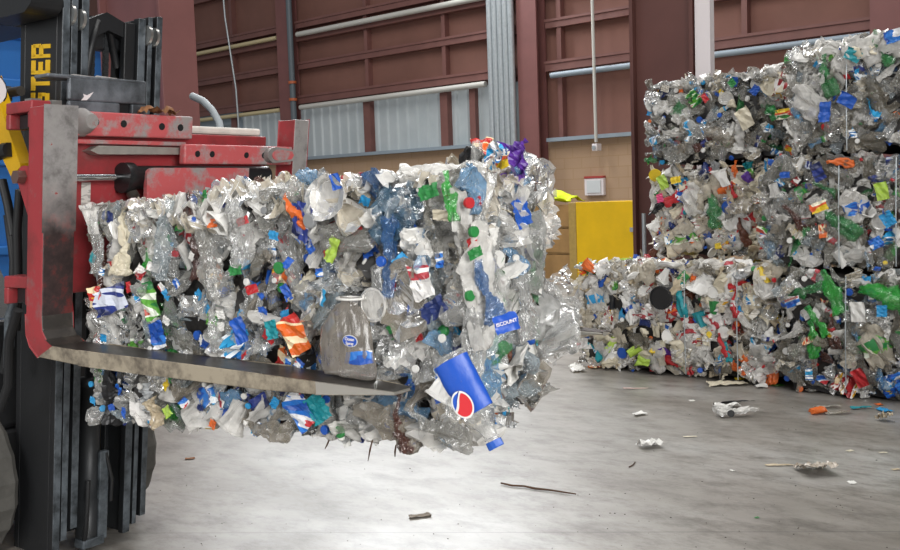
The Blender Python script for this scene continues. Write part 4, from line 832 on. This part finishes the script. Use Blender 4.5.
gb = end(516, 343, 'crushed_bottle', GREENC[0], .9, .75, 3, O_['green'], None, .13); end(500, 360, 'crushed_bottle', BLUEC[0], .9, .95, 8, None, None, .12); end(487, 372, 'crushed_bottle', CLEAR[3], -.8, 1.1, 5, None, None, .14)
end(505, 260, 'loose_cap', O_['white'], 0, 1.2, 1, out=.1); end(482, 203, 'loose_cap', O_['red'], .3, .9, 0, out=.12); end(476, 233, 'loose_cap', O_['green'], .3, .9, 0, out=.12); end(484, 245, 'label_scrap', O_['red'], .3, .6, 3, out=.11); end(478, 255, 'label_scrap', O_['green'], .3, .5, 1, out=.12)
end(508, 262, 'label_scrap', O_['blue'], .6, 1., 5, out=.13); end(540, 300, 'milk_jug', FILM[1], .6, .9, 2, None, None, .05); end(528, 275, 'crushed_bottle', CLEAR[0], .3, 1.4, 13, None, PRINT[0], .07); end(563, 285, 'plastic_film', FILM[1], .3, .7, 1, None, None, .0); end(545, 232, 'plastic_film', FILM[0], .3, .9, 8, None, None, .05)
end(445, 302, 'crushed_bottle', BLUEC[1], .4, .8, 10, O_['blue'], None, .1); end(480, 296, 'loose_cap', O_['green'], .2, .9, 0, out=.11); end(490, 299, 'loose_cap', O_['green'], .2, .8, 0, out=.11); end(462, 290, 'crushed_bottle', FILM[0], .1, 1.3, 7, O_['red'], PRINT[4], .09); end(478, 340, 'crushed_bottle', CLEAR[0], .1, 1., 9, None, PRINT[3], .12)
# ragged top
def top_piece(px, py, kind, m, ang, sc, idx, y=.25, n=None):
    p = at(px, py, fey, y*K+fey@FO); return FBale.put(LIB[kind][idx], m, p, fex*-.2-fey*.8+_Z*.5 if n is None else n, (0, 0, 1), ang, .2, sc, True, None, None)
top_piece(497, 152, 'plastic_film', PRINT[3], 1.2, .55, 2, .45); top_piece(480, 149, 'plastic_tub', PRINT[8], .4, .7, 1, .4); top_piece(522, 158, 'plastic_film', O_['purple'], .3, .62, 3, .6); top_piece(507, 166, 'label_scrap', PRINT[5], .4, 1.1, 1, .45); top_piece(470, 163, 'plastic_film', O_['black'], 1.3, .5, 4, .35)
top_piece(458, 172, 'label_scrap', PRINT[6], .5, 1.2, 2, .25); top_piece(545, 165, 'milk_jug', CLEAR[0], .4, .7, 3, .75); top_piece(385, 166, 'clamshell_tray', FILM[0], .8, 1.2, 2); top_piece(365, 167, 'crushed_bottle', FILM[0], .6, .8, 4); top_piece(408, 172, 'clamshell_tray', FILM[0], 1., 1., 1); top_piece(430, 176, 'milk_jug', FILM[0], 1.4, .65, 0); top_piece(340, 180, 'label_scrap', PRINT[1], 1., 1.2, 3, .2); top_piece(310, 165, 'milk_jug', FILM[1], 1.2, .75, 1, .3)
for px, py, sc in ((255, 178, 1.1), (230, 185, 1.), (205, 190, 1.), (180, 188, .9), (150, 190, .8), (280, 182, 1.), (345, 172, .8), (450, 168, .7)): top_piece(px, py, 'plastic_film', pick([FILM[0], FILM[2]]), random.uniform(1, 2), sc*.8, random.randrange(10), .28)
top_piece(138, 192, 'clamshell_tray', CLEAR[0], .3, .8, 0, .2); top_piece(194, 183, 'label_scrap', O_['blue'], .2, .8, 2, .2); top_piece(203, 197, 'label_scrap', O_['green'], .9, .8, 3, .17); top_piece(298, 190, 'label_scrap', O_['green'], 1., .6, 3, .17)
# hero: two-litre bottle with a blue label and round red, white and blue emblem
def frame_on(px0, py0, px1, py1, n, d):
    a = at(px0, py0, n, d); b_ = at(px1, py1, n, d); z = b_-a; L_ = np.linalg.norm(z); z /= L_; y = np.array(n)/np.linalg.norm(n); y = y-z*(y@z); y /= np.linalg.norm(y); x = np.cross(y, z)
    M4 = Matrix(((x[0], y[0], z[0], 0), (x[1], y[1], z[1], 0), (x[2], y[2], z[2], 0), (0, 0, 0, 1))); M4.translation = Vector((a+b_)/2); return M4, L_
vcam = CC-at(475, 400, ne, ne@c[1]+.1); vcam /= np.linalg.norm(vcam)
nh = vcam+nn*.4; nh /= np.linalg.norm(nh)
ph = at(475, 400, ne, ne@c[1]+.16)
M4, L_ = frame_on(447, 355, 495, 445, nh, nh@ph)
def flat_bottle(name, R, L, fl, labz, labm, capm, bodym, M4, ribs=2):
    v, f = lathe(bottle_profile(R, L, ribs), 24, True, False)
    r = np.random.default_rng(5); D = Deform(R, L, r, fl, .22); D.tw = 0; D.kx = D.ky = .02
    o = bpy.data.objects.new(name, rawmesh(name, D(v), f)); COL.objects.link(o); o.parent = FBale.root; o.matrix_local = Matrix.Translation(-Vector(FBale.base)) @ M4; setmat(o, bodym)
    lv, lf = lathe([(R*1.03, labz[0]+(labz[1]-labz[0])*k/6) for k in range(7)], 24, False, False)
    lb = bpy.data.objects.new('bottle_label', rawmesh('bottle_label', D(lv), lf, True)); COL.objects.link(lb); lb.parent = o; setmat(lb, labm)
    cp_ = bpy.data.objects.new('bottle_cap', rawmesh('bottle_cap', D(capv*[1.15, 1.15, 1.2]+[0, 0, L/2]), capf)); COL.objects.link(cp_); cp_.parent = o; setmat(cp_, capm)
    return o, lb
royal = mat('label_royal_blue', '#1c50b4', .35, bmp=.15)
hb, hl = flat_bottle('soda_bottle', L_*.155, L_, .55, (-.44*L_, .13*L_), royal, O_['blue'], CLEAR[0], M4)
hb['label'] = 'clear bottle with royal blue label and round red emblem'
def disc(name, m, R_, y, cx, cz, parent, sx=1., sz=1., cut=None):
    pts = [(R_*math.cos(t), R_*math.sin(t)) for t in np.linspace(0, 2*PI, 33)[:-1]]
    if cut is not None:                                            # only the side of a wavy line
        a, off, wave = cut; d_ = np.array([math.cos(a), math.sin(a)]); e_ = np.array([-d_[1], d_[0]]); out = []
        for p_ in pts:
            u, w_ = float(np.array(p_)@e_), float(np.array(p_)@d_); lim = off*R_+wave*R_*math.sin(2.2*u/R_)
            if w_ < lim: w_ = lim
            out.append(tuple(u*e_+w_*d_))
        pts = out
    b = MB(); b.prism([(cx+p_[0]*sx, cz+p_[1]*sz) for p_ in pts], 'y', y, y+.001); return b.build(name, m, parent)
er = L_*.125; ey_ = L_*.155*.55*1.03+.004; ecx, ecz = -L_*.075, .01*L_
disc('emblem', O_['white'], er*1.14, ey_, ecx, ecz, hl, .72)
disc('emblem_red', mat('emblem_red', '#c8262e', .4), er*.98, ey_+.0012, ecx, ecz, hl, .72, 1., (1.0, -.35, .18))
disc('emblem_blue', royal, er*.98, ey_+.0012, ecx, ecz, hl, .72, 1., (1.0+PI, .62, .18))
# hero: big smoky jug with small blue oval badge
pj = at(358, 338, nn, nn@c[0]+.06); M4j, Lj = frame_on(352, 375, 350, 302, nn, nn@pj)
Rj = Lj*.52
v, f = lathe([(Rj*.92, -.5*Lj), (Rj*1.0, -.42*Lj), (Rj*1.02, -.1*Lj), (Rj*.95, .12*Lj), (Rj*.75, .32*Lj), (Rj*.45, .44*Lj), (Rj*.34, .47*Lj), (Rj*.34, .53*Lj), (Rj*.38, .53*Lj), (Rj*.38, .56*Lj), (Rj*.3, .56*Lj)], 24, True, False)
D = Deform(Rj, Lj, np.random.default_rng(31), .42, .25); D.tw = 0; D.kx = .05; D.ky = 0
jug = bpy.data.objects.new('juice_jug', rawmesh('juice_jug', D(v), f, True)); COL.objects.link(jug); jug.parent = FBale.root; jug.matrix_local = Matrix.Translation(-Vector(FBale.base)) @ M4j; setmat(jug, mat_clear('smoky_pet', '#9a9186', .45, .95, .2, 20., .3)); jug['label'] = 'wide smoky clear jug with small blue oval badge'
yb = Rj*.50
ring = [(Rj*.37*math.cos(a), Rj*.30*math.sin(a), Lj*.55) for a in np.linspace(0, 2*PI, 21)]; MB().tube(ring, Rj*.035, 6, caps=False).build('neck_ring', O_['white'], jug)
bd = disc('badge', O_['white'], Lj*.13, yb, -Rj*.42, .02*Lj, jug, 1., .62); disc('badge_blue', royal, Lj*.118, yb+.0015, -Rj*.42, .02*Lj, bd, 1., .60)
def text(name, body, size, m, parent, M4):
    cu = bpy.data.curves.new(name, 'FONT'); cu.body = body; cu.size = size; cu.align_x = 'CENTER'; cu.align_y = 'CENTER'; cu.extrude = .0004; cu.offset = size*.02
    cu.resolution_u = 3; t_ = bpy.data.objects.new(name, cu); COL.objects.link(t_)
    me = bpy.data.meshes.new_from_object(t_.evaluated_get(bpy.context.evaluated_depsgraph_get())); bpy.data.objects.remove(t_); bpy.data.curves.remove(cu)
    me.materials.clear(); me.materials.append(m)
    o = bpy.data.objects.new(name, me); COL.objects.link(o); o.parent = parent; o.matrix_local = M4; return o
def face_y(x, y, z, flip=False):   # text plane seen from +y, reading along -x
    M = Matrix(((-1, 0, 0, x), (0, 0, 1, y), (0, 1, 0, z), (0, 0, 0, 1))); return M
text('badge_text', 'Ocean', Lj*.062, white_p, bd, face_y(-Rj*.42, yb+.003, .045*Lj)); text('badge_text', 'Spray', Lj*.062, white_p, bd, face_y(-Rj*.42, yb+.003, -.012*Lj))
b = MB(); lv, lf = lathe([(Rj*1.03, (-.30+.05*k)*Lj) for k in range(4)], 24, False, False)
lv = D(lv); lq = [q for q in lf if all(6 <= i % 24 <= 11 for i in q)]; used = sorted({i for q in lq for i in q}); re_ = {k: i for i, k in enumerate(used)}
lb = bpy.data.objects.new('jug_label', rawmesh('jug_label', lv[used], [tuple(re_[i] for i in q) for q in lq])); COL.objects.link(lb); lb.parent = jug; setmat(lb, PRINT[0])
# hero: blue scrap with white lettering
ps = at(506, 322, ne, ne@c[1]+.21); Ms, Ls = frame_on(509, 331, 504, 315, vcam, vcam@ps)
v, f = sheet_mesh(8, 6, Ls*1.55, Ls*1.1, .003, 77); v = v[:, [0, 2, 1]]
sc_ = bpy.data.objects.new('printed_label', rawmesh('printed_label', v, f, True)); COL.objects.link(sc_); sc_.parent = FBale.root; sc_.matrix_local = Matrix.Translation(-Vector(FBale.base)) @ Ms; setmat(sc_, royal); sc_['label'] = 'blue label scrap with white capital letters'
text('lettering', 'ISCOUNT', Ls*.30, white_p, sc_, face_y(0, .011, 0))
# dangling twigs below the bale
twm = mat('twig_brown', '#4b3524', .9, var=.3)
for (pa, pb, pc) in (((373, 438), (370, 450), (368, 461)), ((329, 440), (327, 445), (325, 449)), ((396, 445), (395, 452), (395, 457))):
    P = [at(x, y, nn, nn@c[0]+.02)-FBale.base for x, y in (pa, pb, pc)]; MB().tube([tuple(q) for q in P], [.002, .0025, .001], 6).build('twig', twm, FBale.root)
FBale.finish()

# ------------------------------------------------------------------ litter on the floor
def litter(kind, idx, m, px, py, wpx, label, name, cat, rz=0., flat=.35, lay=True, sc=None, cap=None, lab=None, stretch=1.):
    it = LIB[kind][idx % len(LIB[kind])]; p = floor_at(px, py); d = (p-CC)@CF; wid = wpx*d/1000.
    v = it['v'].copy()
    if lay: v = v[:, [2, 0, 1]] if kind != 'plastic_film' and kind != 'label_scrap' else v[:, [2, 0, 1]]
    ext = v.max(0)-v.min(0); k = wid/max(ext[0], ext[1]); v *= k; v[:, 1] *= stretch
    v[:, 2] *= flat; v[:, :2] -= (v[:, :2].max(0)+v[:, :2].min(0))/2; v[:, 2] += .002-v[:, 2].min()
    o = bpy.data.objects.new(name, rawmesh(name, v, it['f'])); COL.objects.link(o); o.location = tuple(p)
    o.rotation_euler = (0, 0, AZ-PI/2+rz); setmat(o, m); tag(o, label, cat); return o
litter('plastic_film', 0, O_['white'], 650, 447, 24, 'white crumpled wrapper on bright open floor between the bales', 'wrapper', 'litter', .2, .5, stretch=.8)
litter('plastic_tub', 1, O_['white'], 639, 415, 15, 'small torn white tub piece upright on the open floor', 'plastic_piece', 'litter', .4, .4)
litter('label_scrap', 2, mat('grey_shard', '#7a7064', .6, var=.2), 420, 517, 23, 'brown grey curled shard alone on the pale floor below the bale', 'plastic_shard', 'litter', .25, .6, stretch=.55)
litter('label_scrap', 3, O_['cream'], 690, 437, 14, 'thin flat white strip on the floor past the wrapper', 'paper_strip', 'litter', 0, .2, stretch=.3)
litter('plastic_film', 2, O_['white'], 727, 408, 26, 'upper white film crumpled on the floor against the flattened white bottle', 'plastic_film', 'litter', 0, .5, stretch=.8)
ob = litter('crushed_bottle', 1, FILM[0], 737, 416, 46, 'flattened white bottle with black cap lying on the floor', 'flattened_bottle', 'bottle', .1, .9)
pp = floor_at(731, 421); q = bpy.data.objects.new('cap', LIB['loose_cap'][1]['me']); COL.objects.link(q); q.parent = ob; q.matrix_local = ob.matrix_basis.inverted() @ (Matrix.Translation(Vector((pp[0], pp[1], .045))) @ Matrix.Rotation(AZ-PI/2, 4, 'Z')); setmat(q, O_['black'])
litter('crushed_bottle', 3, O_['black'], 738, 403, 34, 'dark flattened strip of plastic on the floor behind the white bottle', 'plastic_strip', 'litter', .05, .3, stretch=.45)
litter('plastic_tub', 2, O_['orange'], 817, 414, 15, 'bright orange red cup lying on the floor before the green bale', 'plastic_cup', 'cup', .3, .8)
litter('crushed_bottle', 8, CLEAR[2], 838, 414, 28, 'clear squashed bottle on the floor touching the orange cup', 'flattened_bottle', 'bottle', .05, .4)
litter('plastic_film', 4, FILM[2], 827, 408, 26, 'grey film scrap on the floor behind the orange cup', 'plastic_film', 'litter', 0, .2, stretch=.4)
litter('label_scrap', 1, O_['sky'], 884, 411, 19, 'flat bright blue plastic piece on the floor near the tall stack', 'plastic_piece', 'litter', .1, .6, stretch=.9)
litter('crushed_bottle', 5, O_['teal'], 861, 409, 22, 'dark teal crushed bottle on the floor beside the flat blue piece', 'crushed_bottle', 'bottle', .1, .6)
litter('label_scrap', 0, O_['orange'], 879, 405, 8, 'small orange scrap on the floor behind the flat blue piece', 'plastic_scrap', 'litter', .1, .6)
litter('plastic_film', 6, O_['beige'], 884, 421, 15, 'beige crumpled paper on the floor below the flat blue piece', 'paper_scrap', 'litter', .2, .8)
litter('plastic_film', 7, mat_print('newsprint', ['#bdb3a6', '#a3988a', '#d0c8bd'], 30.), 815, 472, 36, 'torn wad of grey brown paper, largest scrap on open dark floor', 'paper_wad', 'litter', .1, .55, stretch=1.)
litter('crushed_bottle', 6, O_['beige'], 782, 466, 34, 'flat grey strip trailing from the torn wad of paper', 'plastic_strip', 'litter', -.15, .25, stretch=.5)
litter('label_scrap', 4, O_['white'], 852, 483, 10, 'small white scrap on the floor beyond the torn paper wad', 'plastic_scrap', 'litter', .1, .5)
litter('label_scrap', 5, O_['cream'], 850, 451, 8, 'tiny cream scrap on dark floor between paper wad and beige paper', 'paper_scrap', 'litter', .5, .3)
litter('label_scrap', 1, O_['white'], 732, 471, 6, 'tiny white crumb on the floor before the trailing grey strip', 'plastic_scrap', 'litter', .3, .6)
litter('label_scrap', 2, O_['green'], 757, 518, 5, 'tiny green plastic fleck on the floor', 'plastic_scrap', 'litter', .3, .4)
litter('label_scrap', 0, O_['beige'], 896, 470, 10, 'tan flat scrap at the edge of the dark floor', 'cardboard_scrap', 'litter', .1, .4, stretch=.5)
litter('crushed_bottle', 2, mat('pale_pink', '#c9aba4', .5), 636, 389, 26, 'pale pink flat strip on the floor before the coloured bale', 'plastic_strip', 'litter', -.15, .25, stretch=.4)
litter('plastic_film', 8, O_['white'], 577, 371, 20, 'white film lump on the floor at the corner of the coloured bale', 'plastic_film', 'litter', .1, .5)
litter('label_scrap', 3, PRINT[8], 596, 368, 14, 'orange and blue crushed wrapper beside the coloured bale corner', 'wrapper', 'litter', .2, .8)
litter('plastic_film', 9, O_['cream'], 727, 385, 44, 'long cream sheet lying flat on the floor before the coloured bale', 'plastic_sheet', 'litter', .03, .15, stretch=.4)
litter('plastic_tub', 3, O_['yellow'], 741, 380, 14, 'yellow crushed tub on the floor touching the long cream sheet', 'plastic_tub', 'tub', .5, .7)
litter('milk_jug', 2, CLEAR[0], 758, 379, 20, 'clear crushed jug on the floor at the gap between the two low bales', 'plastic_jug', 'jug', .5, .9)
litter('plastic_film', 1, O_['sky'], 778, 375, 19, 'blue wrapper standing on the floor at the gap between low bales', 'wrapper', 'litter', .1, .9, stretch=.7)
litter('label_scrap', 5, PRINT[2], 779, 386, 13, 'small green and white packet on the floor below the blue wrapper', 'packet', 'litter', .4, .5)
litter('plastic_tub', 4, O_['white'], 760, 388, 12, 'white squashed cup on the floor in front of the clear jug', 'plastic_cup', 'cup', .4, .5)
litter('crushed_bottle', 10, CLEAR[1], 820, 392, 28, 'grey clear bottle lying along the foot of the green bottle bale', 'crushed_bottle', 'bottle', .1, .6)
litter('loose_cap', 1, O_['orange'], 800, 392, 6, 'orange bottle cap on the floor at the green bale corner', 'bottle_cap', 'cap', 0, 1., lay=False)
litter('label_scrap', 4, O_['white'], 692, 401, 7, 'little white chip on the floor short of the dark strip', 'plastic_scrap', 'litter', .2, .4)
litter('label_scrap', 2, leafm, 190, 459, 10, 'pale tan dry leaf on the floor by the forklift tyre', 'dry_leaf', 'leaf', .2, .4)
litter('label_scrap', 1, O_['cream'], 883, 453, 14, 'thin pale sliver on the floor short of the tan scrap', 'paper_strip', 'litter', -.1, .2, stretch=.25)
P = [floor_at(x, y, .008) for x, y in ((501, 483), (512, 485.5), (524, 486), (535, 488.5), (550, 490), (563, 492), (576, 494))]
o = MB().tube([tuple(q_) for q_ in P], [.004, .005, .0045, .006, .0045, .004, .0025], 6); o = o.build('twig', twm); tag(o, 'long thin brown twig lying on the bright floor', 'twig')
P = [floor_at(x, y, .004) for x, y in ((629, 467), (633, 465), (635, 462))]
o = MB().tube([tuple(q_) for q_ in P], .003, 6).build('twig', twm); tag(o, 'short bent splinter of wood on the floor below the white wrapper', 'splinter')
# grit: uncountable specks
b = MB()
for k in range(200):
    x, y = random.uniform(160, 900), random.uniform(398, 549); p = floor_at(x, y); s_ = random.uniform(.0015, .005)
    a = random.uniform(0, PI); n_ = 5
    ring = [(p[0]+s_*random.uniform(.5, 1.4)*math.cos(a+2*PI*i/n_), p[1]+s_*random.uniform(.3, .9)*math.sin(a+2*PI*i/n_), .0005) for i in range(n_)]
    tp = (p[0], p[1], s_*.5+.001); b.add(ring+[tp], [(i, (i+1) % n_, n_) for i in range(n_)])
o = b.build('grit', mat('grit_dark', '#4c4640', .9, var=.3)); o['kind'] = 'stuff'; o['label'] = 'dark specks of grit scattered over the concrete floor'; o['category'] = 'grit'

# ------------------------------------------------------------------ light
wd = bpy.data.worlds.new('world'); SC.world = wd; wd.use_nodes = True
bg = wd.node_tree.nodes['Background']; bg.inputs['Color'].default_value = (.90, .95, 1, 1); bg.inputs['Strength'].default_value = .27
def area(name, loc, target, sx, sy, power, col=(1, 1, 1)):
    l = bpy.data.lights.new(name, 'AREA'); l.shape = 'RECTANGLE'; l.size = sx; l.size_y = sy; l.energy = power; l.color = col
    o = bpy.data.objects.new(name, l); COL.objects.link(o); o.location = loc
    o.rotation_euler = (Vector(target)-Vector(loc)).to_track_quat('-Z', 'Y').to_euler(); return o
for k in range(3): area('roof_skylight', (-13+5.2*k, 6, 10.5), (-13+5.2*k, 6, 0), 1.4, 11, 520, (1, .98, .95))
area('added_near_fill', (-3.0, -7.5, 3.4), (-2.6, 2, .6), 5, 2.6, 150, (1, .99, .98)).data.spread = math.radians(110)  # added unseen fill: lights the near bale face and gives the plastic highlights
area('door_daylight', (5.5, -1., 3.0), (-2.5, 1.6, .9), 4, 4, 205, (1, .99, .97)).data.spread = math.radians(95)
area('high_wall_light', (-12.5, 15.0, 8.3), (-3, 2.5, 0), 10, 2.4, 1800, (.95, .98, 1))
SC.view_settings.use_curve_mapping = False
vs = SC.view_settings; vs.view_transform = 'Standard'; vs.look = 'None'; vs.exposure = 0.; vs.gamma = 1.
